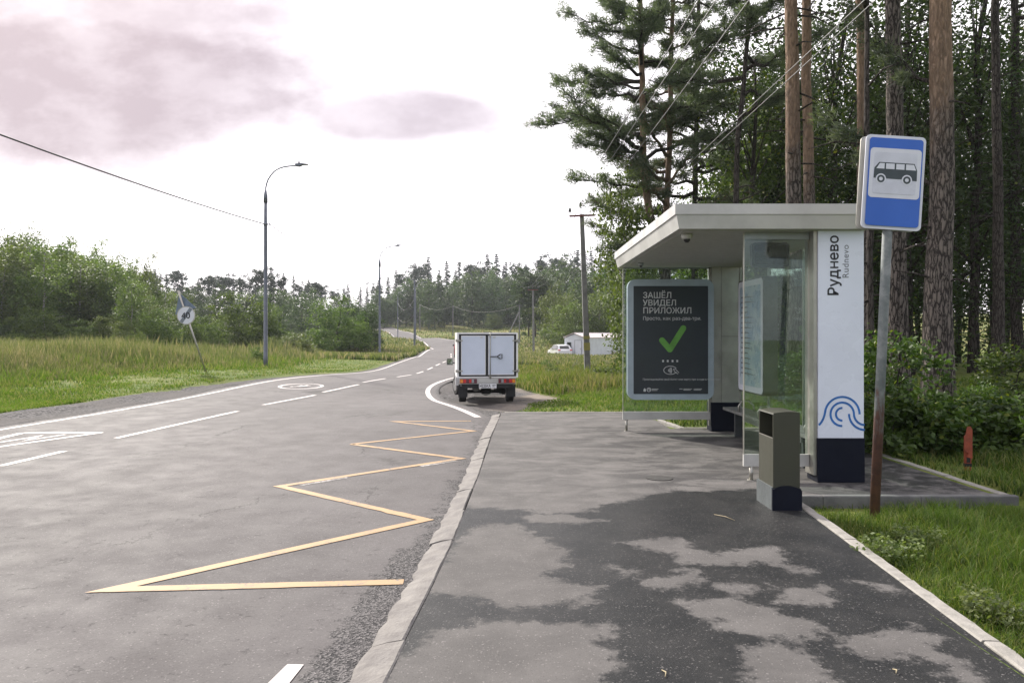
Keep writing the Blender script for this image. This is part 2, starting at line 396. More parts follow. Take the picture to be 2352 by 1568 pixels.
dirt = g.mix(g.rng(nb, .4, .62), stone, g.mix(g.rng(g.sep(p)[0], -1.2, .6), (.105, .098, .095), (.25, .215, .18)))
gmask = g.rng(g.m('ADD', g.attr('gravel'), g.m('MULTIPLY', g.m('SUBTRACT', nf, .5), .9)), .42, .6)
g.put(b.inputs['Base Color'], g.mix(gmask, grass, dirt)); b.inputs['Roughness'].default_value = .95; b.inputs['Specular IOR Level'].default_value = .15
bn = g.n('ShaderNodeBump'); bn.inputs['Strength'].default_value = .9; bn.inputs['Distance'].default_value = .04
g.put(bn.inputs['Height'], g.m('ADD', g.m('MULTIPLY', vor.outputs['Distance'], .6), nf)); g.put(b.inputs['Normal'], bn.outputs[0])
gr_ = np_mesh('ground', np.c_[X, Y, Z], Q, gm, smooth=True, attrs={'gravel': grav}); tag(gr_, kind='structure')

# ------------------------------------------------------------------ road sheet
def asphalt(name, kind):
    m_, g, b = newmat(name); p = g.pos()
    big = g.noise(p, .28, 5, .6, .4); mid = g.noise(p, 2.2, 6, .65); fine = g.noise(p, 95, 3, .7); sp = g.noise(p, 160, 2, .6)
    vo = g.n('ShaderNodeTexVoronoi'); g.put(vo.inputs['Vector'], p); vo.inputs['Scale'].default_value = 120
    if kind == 'road':
        # long streaks along the lane
        o = g.sep(p); uu = g.m('SUBTRACT', o[0], g.m('MULTIPLY', o[1], .085))
        st_ = g.noise(g.comb(g.m('MULTIPLY', uu, 1.1), g.m('MULTIPLY', o[1], .06), 0.), 1.0, 4, .55)
        c = g.mix(g.rng(big, .32, .68), (.096, .089, .090), (.126, .117, .118))
        c = g.mix(g.m('MULTIPLY', g.rng(st_, .42, .65), .35), c, (.082, .075, .075))
        c = g.mix(g.m('MULTIPLY', g.rng(mid, .5, .72), .18), c, (.078, .071, .069))
        pit = g.m('MULTIPLY', g.rng(g.noise(p, 11, 6, .8), .60, .67), .85)
        c = g.mix(pit, c, (.075, .07, .07))
        cr = g.rng(g.m('ADD', g.attr('crumb'), g.m('MULTIPLY', g.m('SUBTRACT', g.noise(p, 9, 6, .7), .5), 1.5)), .42, .62)
        vs_ = g.n('ShaderNodeTexVoronoi'); g.put(vs_.inputs['Vector'], p); vs_.inputs['Scale'].default_value = 85
        c = g.mix(cr, c, g.mix(g.rng(vs_.outputs['Color'], .25, .9), (.022, .022, .024), (.16, .15, .15)))
        vc = g.n('ShaderNodeTexVoronoi', feature='DISTANCE_TO_EDGE'); g.put(vc.inputs['Vector'], g.vm('ADD', g.vm('MULTIPLY', p, (1., .45, 1.)), g.vm('MULTIPLY', g.comb(mid, g.noise(p, 3.1, 5, .7), 0.), (1.1, 1.1, 0.)))); vc.inputs['Scale'].default_value = .33
        crk = g.m('MULTIPLY', g.rng(vc.outputs['Distance'], .002, .011, 1., 0.), g.rng(g.noise(p, .5, 3), .5, .6)); c = g.mix(g.m('MULTIPLY', crk, .75), c, (.035, .033, .033))
        grit = g.m('MULTIPLY', g.rng(g.noise(p, 52, 3, .6), .3, .7), .35); c = g.mix(grit, c, g.mix(.5, c, (.03, .03, .03)))
        seam = g.m('MULTIPLY', g.attr('seam'), g.rng(g.noise(p, 6, 5, .7), .35, .6, .3, 1.)); c = g.mix(seam, c, (.07, .066, .066))
        hgt = g.m('ADD', g.m('ADD', g.m('MULTIPLY', fine, .5), g.m('MULTIPLY', pit, -1.2)), g.m('MULTIPLY', g.m('MULTIPLY', cr, vs_.outputs['Distance']), 3.))
        ro = .62
        g.put(b.inputs['Roughness'], g.rng(mid, .3, .7, .74, .86))
    else:
        dry = g.rng(g.m('ADD', g.attr('dry'), g.m('MULTIPLY', g.m('SUBTRACT', g.m('ADD', g.m('MULTIPLY', g.noise(p, 6, 6, .68), .5), g.m('ADD', g.m('MULTIPLY', g.noise(p, 28, 5, .7), .22), g.m('MULTIPLY', g.noise(p, 1.9, 3, .5), .28))), .5), .95)), -.06, .045)
        dmp = g.rng(g.noise(g.vm('MULTIPLY', p, (1., 1.6, 1.)), 1.5, 7, .66, .5), .40, .62)
        cd = g.mix(g.m('MULTIPLY', dmp, g.attr('blotch')), g.mix(g.rng(mid, .3, .7), (.112, .107, .104), (.158, .150, .145)), (.062, .06, .06))
        wet = g.mix(g.rng(mid, .35, .7), (.016, .017, .018), (.030, .030, .030))
        cd = g.mix(g.rng(g.sep(p)[1], 5.5, 9, .30, 0.), cd, (.05, .047, .046)); c = g.mix(dry, wet, cd)
        g.put(b.inputs['Roughness'], g.rng(dry, 0, 1, .5, .8, False))
        hgt = g.m('ADD', g.m('MULTIPLY', fine, .55), g.m('MULTIPLY', g.noise(p, 30, 4, .7), .5))
    c = g.mix(g.m('MULTIPLY', g.rng(vo.outputs['Color'], .80, .95), .6), c, g.mix(.5, c, (.34, .32, .31)))
    c = g.mix(g.rng(sp, .735, .77), c, (.45, .43, .41))
    c = g.mix(g.m('MULTIPLY', g.rng(fine, .3, .45, 1, 0), .5), c, g.mix(.75, c, (.01, .01, .01)))
    g.put(b.inputs['Base Color'], c); b.inputs['Specular IOR Level'].default_value = .22 if kind == 'road' else .16
    bn = g.n('ShaderNodeBump'); bn.inputs['Strength'].default_value = .55; bn.inputs['Distance'].default_value = .006
    g.put(bn.inputs['Height'], hgt); g.put(b.inputs['Normal'], bn.outputs[0]); return m_
m_road = asphalt('asphalt_road', 'road'); m_pave = asphalt('asphalt_pavement', 'pave')
NW = 60
tt = np.linspace(0, 1, NW); wob = (vnoise(RL[:, 1] * 0, RL[:, 1], 1.3, 3) - .5) * .16
RLw = RL.copy(); RLw[:, 0] -= wob
Vx = RLw[:, 0:1] * (1 - tt) + RR[:, 0:1] * tt; Vy = RLw[:, 1:2] * (1 - tt) + RR[:, 1:2] * tt
Vz = zroad(Vx, Vy); nr = len(RL); ii = np.arange((nr - 1) * (NW - 1)); a_ = (ii // (NW - 1)) * NW + ii % (NW - 1)
xk = kin(Vy) - .2
crumb = np.where(Vy < 15.6, (1 - sstep(xk - Vx, .02, .42)) * (.55 + .6 * sstep(Vy, 2.5, 3.6) * (1 - sstep(Vy, 5.0, 6.8))), 0)
crumb = np.maximum(crumb, np.where((Vy > 15.6) & (Vy < 45), 1 - sstep(xr(Vy) - Vx, .0, .25), 0) * .8)
crumb = np.maximum(crumb, (1 - sstep(Vx - xl(Vy), .0, .2)) * .7 * (Vy < 100))
cxs = np.interp(Vy, [-30, 9.7, 12.3, 16.7, 22, 26, 34, 61], [-9.3, -6.5, -6.38, -6.0, -5.6, -5.25, -4.6, -5.0])
seam = np.exp(-((Vx - cxs) / .07) ** 2) * (Vy < 60) * .6
rd = np_mesh('road', np.c_[Vx.ravel(), Vy.ravel(), Vz.ravel()], np.c_[a_, a_ + 1, a_ + NW + 1, a_ + NW], m_road, smooth=True, attrs={'crumb': crumb, 'seam': seam}); tag(rd, kind='structure')

# ------------------------------------------------------------------ painted markings
def paint(name, col, wear=.5, worn=(.13, .12, .115)):
    m_, g, b = newmat(name); p = g.pos(); nn = g.noise(p, 28, 6, .75); nl = g.noise(p, 3, 4, .6)
    f = g.rng(g.m('ADD', g.m('MULTIPLY', nn, .7), g.m('MULTIPLY', nl, .45)), wear, wear + .12)
    g.put(b.inputs['Base Color'], g.mix(f, g.mix(g.rng(nl, .3, .7), col, tuple(c * .86 for c in col)), worn)); b.inputs['Roughness'].default_value = .7; return m_
m_white = paint('road_paint_white', (.60, .555, .54), .65); m_yel = paint('road_paint_yellow', (.39, .25, .125), .605); m_ghost = paint('road_paint_old_white', (.42, .40, .38), .5)
def strip(pts, w, name, mat_, dz=.004, samp=None):
    """flat painted band following the road surface"""
    pts = np.array(pts, float); d = np.gradient(pts, axis=0); d /= np.linalg.norm(d, axis=1)[:, None] + 1e-9; nrm = np.c_[-d[:, 1], d[:, 0]]
    w = np.asarray(w, float); w = w[:, None] if w.ndim else w
    cols = [pts + nrm * w * t for t in (-.5, 0, .5)]; n = len(pts)
    Vv = np.vstack(cols); z_ = zroad(Vv[:, 0], Vv[:, 1]) + dz
    Fv = [(k * n + i, k * n + i + 1, (k + 1) * n + i + 1, (k + 1) * n + i) for k in (0, 1) for i in range(n - 1)]
    return np.c_[Vv, z_], np.array(Fv)
def merge(parts, name, mat_, kind='structure'):
    Vs, Fs, o = [], [], 0
    for V_, F_ in parts: Vs.append(V_); Fs.append(F_ + o); o += len(V_)
    ob = np_mesh(name, np.vstack(Vs), np.vstack(Fs), mat_); tag(ob, kind=kind); return ob
def dense(P, step=.3):
    o = []
    for a, b in zip(P, P[1:]):
        a, b = np.array(a, float), np.array(b, float); k = max(2, int(np.linalg.norm(b - a) / step)); o += [a + (b - a) * t for t in np.linspace(0, 1, k, endpoint=False)]
    return np.array(o + [np.array(P[-1], float)])
def gp(px, py, dz=-.05):                     # ground point of the view on the near road plane
    Yv = 1700 * (H - dz) / (py - 770); return ((px - 1176) / 1700 * Yv, Yv)
dirL = RL - RR; dirL /= np.linalg.norm(dirL, axis=1)[:, None]
k0 = RL[:, 1] < 300
leftl = (RL - dirL * .33)[k0]
far = (RL[:, 1] > 55)[k0]
wl = np.where(leftl[:, 1] > 60, .14, .10)
merge([strip(leftl, wl, '', None)], 'lane_line_left', m_white)
rmask = (RR[:, 1] > 15.9) & (RR[:, 1] < 300); rightl = (RR + dirL * .36)[rmask]
rightl = np.vstack([[gp(1098, 958)], [gp(1069.6, 942)], [gp(1036, 930)], rightl[rightl[:, 1] > 19.6]])
rightl = catmull(rightl[::3], .3)
merge([strip(rightl, np.where(rightl[:, 1] > 60, .14, np.where(rightl[:, 1] < 30, .15, .11)), '', None)], 'lane_line_right', m_white)
cl = []
def dash(a, b): cl.append(strip(dense([a, b], .4), .115, '', None))
for a, b in (((0, 1070), (147, 1036)), ((267, 1006), (546, 944)), ((605, 928.8), (724, 904)), ((741.6, 897.8), (823.8, 881.4)), ((834, 877), (885.6, 867))):
    a, b = gp(*a), gp(*b); dash(a, b)
dash((-7.6, 2.6), (-7.0, 6.6))
s0 = 31.5
for k in range(9):
    ya, yb = s0 + k * 5.2, s0 + k * 5.2 + 3.0; fx = lambda q: float(np.interp(q, [30, 34, 61, 80], [-5.0, -4.7, -5.0, -6.6])); dash((fx(ya), ya), (fx(yb), yb))
merge(cl, 'centre_line', m_white)
z1 = [gp(927, 1336.6), gp(254, 1354)]; zz_ = [(927, 1336.6), (254, 1354), (978, 1193.9), (642.6, 1116.7), (1059, 1053), (807.7, 1020), (1087, 989.7), (906.8, 968), (1082, 966.8)]
zp = [gp(*q) for q in zz_]
def zig(pts, w):
    """mitred zigzag band"""
    n = len(pts); L_, R_ = [], []
    P_ = [np.array(q) for q in pts]
    for i in range(n):
        d0 = P_[i] - P_[i - 1] if i else P_[1] - P_[0]; d1 = P_[i + 1] - P_[i] if i < n - 1 else d0
        d0 = d0 / np.linalg.norm(d0); d1 = d1 / np.linalg.norm(d1); n0 = np.array((-d0[1], d0[0])); n1_ = np.array((-d1[1], d1[0]))
        mt = n0 + n1_; mt /= np.linalg.norm(mt) + 1e-9; ln = w / 2 / max(.28, mt @ n0); L_.append(P_[i] + mt * ln); R_.append(P_[i] - mt * ln)
    parts = []
    for i in range(n - 1):
        k = 24; t = np.linspace(0, 1, k)[:, None]; A_ = L_[i] * (1 - t) + L_[i + 1] * t; B_ = R_[i] * (1 - t) + R_[i + 1] * t
        rg = np.random.default_rng(i); jj = np.zeros((k, 1)); jj[1:-1] = rg.normal(0, .0035, (k - 2, 1)); A_ = A_ + jj; B_ = B_ + jj * -.6
        Vv = np.vstack([A_, B_]); Vv = np.c_[Vv, zroad(Vv[:, 0], Vv[:, 1]) + .005]
        parts.append((Vv, np.array([(j, j + 1, k + j + 1, k + j) for j in range(k - 1)])))
    return parts
merge(zig(zp[:6], .105), 'zigzag_marking', m_yel); merge(zig(zp[5:], .10), 'zigzag_marking_far', m_white if False else m_yel)
gh = [strip(dense([gp(690, 1114), gp(800, 1096)], .2), .07, '', None, .003), strip(dense([gp(965, 1070), gp(1046, 1057.5)], .2), .12, '', None, .003)]
merge(gh, 'old_marking', m_ghost)
q = [gp(*t) for t in ((585, 1600), (660, 1526), (698, 1527), (640, 1600))]
merge([(np.array([(*a, -.05 + .005) for a in q]), np.array([[0, 1, 2, 3]]))], 'lane_dash', m_white)
# triangle with its sign drawn on the far lane, and the 40 in a ring
A_, B_, C_ = np.array((-7.17, 12.94)), np.array((-8.52, 12.89)), np.array((-8.25, 10.2))
parts = [strip(dense([B_, A_], .2), .12, '', None), strip(dense([A_, C_], .2), .11, '', None, .0048), strip(dense([C_, B_], .2), .13, '', None, .0056)]
parts += zig([gp(0, 1016), gp(58, 1007), gp(92, 1001), gp(60, 1012), gp(85, 1008), gp(150, 998)], .07)
merge(parts, 'triangle_marking', m_white)
rc = np.array((-6.93, 24.35)); ang = np.linspace(0, 2 * np.pi, 41)
ring = np.c_[rc[0] + .62 * np.cos(ang) + .05 * np.sin(ang), rc[1] + 1.0 * np.sin(ang)]
rr_ = merge([strip(ring, .11, '', None)], 'speed_ring_marking', m_white)
ct = (-6.93, 24.35)
t4 = text('40', 1.0, Matrix.Translation((ct[0], ct[1] + .42, Tz(*ct) - .05 + .008)) @ Matrix.Rotation(R(180 - 4), 4, 'Z') @ Matrix.Diagonal((.62, 1.15, 1, 1)), 'speed_number_marking', m_white, None, .02, 'CENTER'); tag(t4, kind='structure')

# ------------------------------------------------------------------ pavement, platform, kerbs
def sheet(name, xs_fn, ys, nx_, mat_, zf, attrs_fn, skirt=.12):
    t = np.linspace(0, 1, nx_); Yg = np.repeat(ys[:, None], nx_, 1); a, b = xs_fn(ys); Xg = a[:, None] * (1 - t) + b[:, None] * t
    Zg = zf(Xg, Yg); n = len(ys); ii = np.arange((n - 1) * (nx_ - 1)); q = (ii // (nx_ - 1)) * nx_ + ii % (nx_ - 1)
    o = np_mesh(name, np.c_[Xg.ravel(), Yg.ravel(), Zg.ravel()], np.c_[q, q + 1, q + nx_ + 1, q + nx_], mat_, smooth=True, attrs=attrs_fn(Xg, Yg)); tag(o, kind='structure'); return o
dry_polys = [
 [(1060,1230),(1100,1205),(1180,1205),(1240,1230),(1315,1270),(1290,1300),(1240,1325),(1300,1335),(1385,1345),(1360,1365),(1345,1385),(1270,1385),(1200,1400),(1130,1395),(1090,1370),(1000,1365),(960,1350),(1010,1300)],
 [(880,1540),(1000,1450),(1090,1425),(1180,1420),(1250,1440),(1340,1430),(1400,1440),(1415,1455),(1370,1475),(1410,1500),(1415,1530),(1380,1600),(840,1620)],
 [(1435,1245),(1500,1240),(1570,1235),(1590,1255),(1640,1270),(1780,1258),(1800,1290),(1700,1297),(1560,1290),(1540,1270),(1480,1262)],
 [(1405,1300),(1470,1312),(1475,1325),(1420,1320)], [(1470,1330),(1600,1310),(1620,1325),(1560,1355),(1480,1345)],
 [(1690,1262),(1760,1255),(1800,1275),(1810,1300),(1770,1295),(1745,1275)], [(1805,1300),(1860,1310),(1850,1318),(1800,1312)],
 [(1575,1385),(1680,1375),(1650,1345),(1690,1340),(1720,1350),(1700,1370),(1780,1400),(1860,1430),(1880,1460),(1820,1470),(1700,1450),(1650,1440),(1640,1420),(1590,1400)],
 [(1790,1350),(1890,1350),(1910,1380),(1850,1395),(1790,1385)], [(1720,1485),(1800,1480),(1900,1540),(1930,1600),(1740,1600),(1720,1510)],
 [(1940,1470),(2020,1460),(2100,1440),(2160,1460),(2120,1475),(2200,1510),(2320,1590),(2240,1590),(2150,1520),(2060,1500),(1990,1510)],
 [(1980,1335),(2060,1345),(2090,1360),(2020,1352)], [(1195,1185),(1290,1180),(1380,1195),(1330,1203),(1220,1200)]]
def world_poly(P): return [gp(a, b, 0.) for a, b in P]
dry_far = [(-1.2, 7.6), (-.4, 7.15), (.05, 7.05), (.35, 6.85), (.75, 7.0), (1.05, 7.35), (1.45, 7.75), (2.5, 7.95), (3.2, 7.9), (3.2, 40), (-1.2, 40)]
def pave_attrs(Xg, Yg):
    d = np.full(Xg.shape, -9.)
    for P in [world_poly(p_) for p_ in dry_polys] + [dry_far]:
        m_ = (Yg < 9) if P is not dry_far else (Yg > 0)
        dd = np.full(Xg.shape, -9.); dd[m_] = pdist(P, Xg[m_], Yg[m_]); d = np.maximum(d, dd)
    return {'dry': np.clip(d, -1, 1).ravel(), 'blotch': ((.25 + .75 * sstep(Yg, 6.5, 8.5)) * (.55 + .45 * sstep(Xg, .6, 1.8) * (1 - sstep(Yg, 13, 14)))).ravel()}
pz = lambda x, y: (vnoise(x, y, 1.4, 5) - .5) * .006
py_main = np.concatenate([np.linspace(-5, 2.8, 30, endpoint=False), np.linspace(2.8, 8, 190, endpoint=False), np.linspace(8, 15.8, 120)])
sheet('pavement', lambda ys: (kin(ys), pright(ys)), py_main, 130, m_pave, pz, pave_attrs)
def plat_attrs(Xg, Yg): return {'dry': np.where((Xg > 3.9), -.02, .02).ravel() + 0 * Xg.ravel() + np.clip((7.95 - Yg.ravel()) * .4, 0, .3) + np.clip((3.6 - Xg.ravel()) * .2, 0, .2), 'blotch': np.ones(Xg.size)}
sheet('platform', lambda ys: (ys * 0 + 2.8, ys * 0 + 5.05), np.linspace(7.64, 13.1, 90), 50, m_pave, pz, plat_attrs)

m_conc = mat('concrete_kerb', (.30, .285, .26), .85, vary=.18, vs=9, bump=.5, bs=60, col2=(.22, .21, .19))
m_conc_old = mat('concrete_kerb_worn', (.20, .188, .175), .9, vary=.2, vs=5, bump=.8, bs=45, col2=(.14, .13, .125))
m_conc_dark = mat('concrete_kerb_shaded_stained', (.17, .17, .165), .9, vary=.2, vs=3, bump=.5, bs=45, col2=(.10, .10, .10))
def kerb(name, path, w, ztop, zbot, L, mat_, side=1, slope=0., rough=.004, seed=1, gap=.006):
    """row of kerb stones; path = inner edge, stones lie to `side` of it"""
    rg = random.Random(seed); P = dense(path, .02); s = np.r_[0, np.cumsum(np.linalg.norm(np.diff(P, axis=0), axis=1))]; mb = MB(); a = 0.
    at_ = lambda t: np.array((np.interp(t, s, P[:, 0]), np.interp(t, s, P[:, 1])))
    while a < s[-1] - .05:
        e = min(a + L, s[-1]); k = max(2, int((e - a) / .12)); rows = []; dz = rg.uniform(-rough, rough); tx = rg.uniform(-rough, rough) * 1.5
        for j in range(k + 1):
            t = a + gap / 2 + (e - a - gap) * j / k; p0 = at_(t); d = at_(min(t + .03, s[-1])) - at_(max(t - .03, 0)); d /= np.linalg.norm(d); nn = np.array((d[1], -d[0])) * side
            q = lambda o_, z_: mb.bm.verts.new((p0[0] + nn[0] * o_, p0[1] + nn[1] * o_, z_))
            j1, j2 = rg.uniform(-rough, rough), rg.uniform(-rough, rough); ww = w + j1 * 2
            c = .006 + abs(j2)
            rows.append([q(0 + tx, zbot), q(0 + tx, ztop + dz - c), q(c + tx, ztop + dz + j2 * .3), q(ww * .5, ztop + dz - slope * .4 + j1 * .3), q(ww - c, ztop + dz - slope), q(ww, ztop + dz - slope - c * 1.3), q(ww + .004, zbot)])
        for r0, r1 in zip(rows, rows[1:]):
            for i in range(6): mb._f([r0[i], r0[i + 1], r1[i + 1], r1[i]])
        mb._f(rows[0][::-1]); mb._f(rows[-1]); a = e
    o = mb.build(name, mat_); tag(o, kind='structure'); return o
ky = np.arange(-4, 15.8, .4)
kerb('kerb_road_side', [(float(kin(y_)) - .006, y_) for y_ in ky], .19, .004, -.14, 1.0, m_conc_old, -1, slope=.042, rough=.009, seed=3)
kerb('kerb_grass_side', [(float(pright(y_)) + .004, y_) for y_ in np.arange(-3, 7.45, .3)] + [(2.79, 7.5)], .095, .012, -.2, 1.0, m_conc, 1, rough=.005, seed=5, gap=.012)
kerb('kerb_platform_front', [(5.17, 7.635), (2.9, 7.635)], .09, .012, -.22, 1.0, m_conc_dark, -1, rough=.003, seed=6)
kerb('kerb_platform_back', [(5.056, 7.65), (5.056, 13.1)], .09, .012, -.2, 1.0, m_conc, 1, rough=.004, seed=7)
kerb('kerb_platform_far', [(5.05, 13.105), (3.0, 13.105), (2.84, 14.4), (2.84, 15.8)], .09, .014, -.2, 1.0, m_conc, 1, rough=.003, seed=8)
kerb('kerb_pavement_end', [(2.84, 15.81), (-.2, 15.81)], .09, .014, -.2, 1.0, m_conc, 1, rough=.003, seed=9)
ve = MB().prism(arc(0, 0, .155, 0, 360, 28)[:-1], (1.70, 8.55, -.01), (1, 0, 0), (0, 1, 0), .018)
tag(ve.build('valve_cover', mat('old_iron', (.06, .058, .056), .7, .4, bump=.5)), 'small round dark cover set in the pavement in front of the shelter', 'cover')
# ------------------------------------------------------------------ object materials
m_alu = mat('painted_aluminium', (.50, .50, .48), .38, .0, vary=.10, vs=2, spec=.6)
m_alud = mat('brushed_steel', (.42, .41, .37), .42, .85, vary=.08, vs=3)
m_frame = mat('grey_metal_frame', (.30, .33, .34), .35, .3, vary=.05)
m_whitepan = mat('white_panel', (.70, .75, .86), .28, vary=.03, vs=1.5, spec=.5)
m_navy = mat('dark_navy_panel', (.004, .006, .015), .6, vary=.1, vs=3, spec=.2)
m_black = mat('black_plastic', (.012, .012, .014), .5)
m_dark = mat('dark_grey_metal', (.05, .055, .06), .45, .2)
m_glass = glass('shelter_glass', (.84, .90, .87), .045)
m_white = m_white
m_wpaint = mat('white_car_paint', (.72, .73, .75), .3, vary=.03, vs=2, coat=.6)
m_boxw = mat('white_box_panel', (.60, .66, .78), .42, vary=.04, vs=1.2, col2=(.54, .60, .71))
m_boxtrim = mat('white_box_trim', (.80, .80, .80), .4, vary=.05)
m_rubber = mat('tyre_rubber', (.018, .018, .019), .85, vary=.15)
m_rim = mat('wheel_rim_grey', (.35, .35, .36), .4, .6)
m_red = mat('red_lens', (.55, .02, .02), .25, coat=.5); m_orange = mat('orange_lens', (.85, .28, .03), .25, coat=.5); m_lensd = mat('dark_red_lens', (.12, .02, .035), .3, coat=.5)
m_redpaint = mat('dark_red_car_paint', (.28, .012, .02), .3, coat=.7)
m_win = mat('car_window_dark', (.012, .014, .016), .08, spec=.8)
m_plate = mat('plate_white', (.75, .76, .78), .45, vary=.03)
m_blue = mat('sign_blue', (.02, .11, .50), .35, vary=.04, vs=2); m_signw = mat('sign_white', (.62, .64, .72), .4, vary=.04, vs=3)
m_signk = mat('sign_black', (.035, .05, .06), .45)
m_logo = mat('logo_blue', (.02, .15, .48), .4); m_ink = mat('lettering_dark', (.012, .013, .02), .5); m_inkg = mat('lettering_grey', (.16, .17, .19), .5)
m_poster = mat('poster_dark', (.022, .03, .038), .35, vary=.1, vs=1.5); m_green = mat('poster_green', (.13, .36, .06), .5); m_pw = mat('poster_white', (.60, .62, .62), .5)
m_lamp = mat('lamp_post_grey', (.14, .155, .19), .45, .35, vary=.1, vs=2)
m_concp = mat('concrete_pole', (.19, .19, .19), .85, vary=.15, vs=3, bump=.3)
m_rust_arm = mat('rusty_crossarm', (.18, .06, .05), .8, vary=.2)
m_wire = mat('overhead_wire', (.17, .17, .18), .5, .4); m_wired = mat('dark_cable', (.02, .022, .022), .6)
m_bin = mat('olive_bin_panel', (.040, .041, .027), .5, .0, vary=.05, vs=2); m_bing = mat('grey_bin_base', (.11, .125, .13), .5, .2, vary=.08)
m_shed = mat('white_corrugated', (.62, .65, .70), .55, vary=.05, vs=1); m_shroof = mat('pale_metal_roof', (.62, .54, .53), .5, vary=.08, vs=1)
m_orangep = mat('orange_marker_paint', (.30, .06, .025), .6, vary=.2, vs=9)

# ------------------------------------------------------------------ bus shelter
sh = empty('bus_shelter', 'glass and metal bus shelter with white name pylon and dark ad poster on the pavement', 'bus shelter', (3.4, 10.6, 0))
def par(o): o.matrix_parent_inverse = Matrix.Translation((-3.4, -10.6, 0)); return o
RX0, RX1, RY0, RY1 = 1.80, 4.03, 8.16, 13.0
rf = MB().box(RX0, RX1, RY0, RY1, 2.985, 3.10).build('roof', m_alu, sh, bevel=.045, seg=4); par(rf)
s_ = MB().box(RX0 + .05, RX1 - .05, RY0 + .04, RY1 - .04, 2.83, 2.984, top=(-.035, .035, -.03, .03)).build('fascia', m_alu, rf, bevel=.01)
mb = MB()
for k in range(6): mb.box(RX0 + .14, RX1 - .12, RY0 + .12 + k * .77, RY0 + .12 + k * .77 + .762, 2.822, 2.829)
mb.build('ceiling_panel', mat('soffit_grey', (.40, .41, .38), .5, vary=.05), rf)
# near pylon
def pylon(y0, y1, front_mat, nm):
    b_ = MB().box(3.435, 3.945, y0, y1, .50, 2.83).build(nm, front_mat, sh, bevel=.006); par(b_)
    MB().box(3.425, 3.952, y0 - .008, y1 + .008, .005, .496).build('base', m_navy, b_, bevel=.006); return b_
py1 = pylon(8.30, 8.58, m_whitepan, 'pylon')
MB().box(3.39, 3.432, 8.32, 8.56, .08, 2.83).build('corner_post', m_alud, py1, bevel=.004)
zt = lambda ypix, Yp=8.3: H + (770 - ypix) / 1700 * Yp
xt = lambda xpix, Yp=8.3: (xpix - 1176) / 1700 * Yp
rot90 = Matrix.Rotation(R(90), 4, 'Z')
t0 = text('Руд', .165, Matrix.Translation((xt(1925.5), 8.2985, zt(680))) @ FRONT @ rot90, 'lettering', m_ink, py1, .016)
zc = max(v_.co.z for v_ in t0.data.vertices); xb = xt(1925.5); zn = zc + .016
MB().prism([(0, 0), (.091, 0), (.091, .017), (.054, .017), (.054, .061), (.091, .061), (.091, .078), (0, .078), (0, .061), (.038, .061), (.038, .017), (0, .017)], (xb, 8.2997, zn), (-1, 0, 0), (0, 0, 1), -.002).build('lettering', m_ink, py1)
text('ево', .165, Matrix.Translation((xb, 8.2985, zn + .078 + .008)) @ FRONT @ rot90, 'lettering', m_ink, py1, .016)
text('Rudnevo', .10, Matrix.Translation((xt(1949), 8.2985, zt(639))) @ FRONT @ rot90, 'lettering', m_inkg, py1, .0, spacing=1.06)
mb = MB(); k = .00196; ox, oz = 3.438, 0.51
def bd(pts): mb.band([((a - 57) * k, (1283 - b) * k) for a, b in pts], .0235, 0, (ox, 8.2985, oz), (1, 0, 0), (0, 0, 1), .0006)
f = lambda cx, cy, r, a0, a1: [(cx + r * math.cos(R(a)), cy - r * math.sin(R(a))) for a in np.linspace(a0, a1, 30)]
bd(f(192, 1152, 36, 88, 272)); bd(f(192, 1152, 67, 270, 0)[:-1] + f(322, 1150, 63, 180, 268))
bd(f(192, 1152, 99, 0, 165) + [(94, 1140), (90, 1158), (84, 1176), (75, 1194), (66, 1206), (58, 1214)]); bd(f(322, 1150, 91, 180, 269))
mb.build('wave_emblem', m_logo, py1)
# far pillar (steel cladding)
py2 = pylon(12.72, 13.0, m_alud, 'pillar')
MB().box(3.60, 3.602, 12.716, 12.719, .5, 2.83).box(3.602, 3.945, 12.7165, 12.7195, 1.63, 1.635).build('panel_joint', m_black, py2)
# side panels
def side(x0, x1, y, z0, z1, legx, nm='side_panel'):
    p_ = MB().box(x0 + .012, x1 - .012, y - .005, y + .005, z0 + .005, z1).build(nm, m_glass, sh); par(p_)
    MB().box(x0, x1, y - .022, y + .022, z0 - .135, z0).build('bottom_rail', m_alu, p_, bevel=.006)
    MB().box(x0, x0 + .011, y - .012, y + .012, z0, 2.82).build('edge_strip', m_alud, p_)
    MB().box(x0 + .012, x1, y - .02, y + .02, z1, 2.822).build('top_rail', m_frame, p_)
    MB().tube([(legx, y, .004), (legx, y, z0 - .136)], .022, 12).tube([(legx, y, .0), (legx, y, .006)], .045, 12).build('leg', m_alud, p_); return p_
sp1 = side(2.64, 3.385, 8.45, .295, 2.745, 2.73)
sp2 = side(1.91, 3.42, 12.78, .335, 2.80, 1.975)
MB().box(3.39, 3.43, 12.76, 12.80, .1, 2.83).build('corner_post', m_alud, sp2)
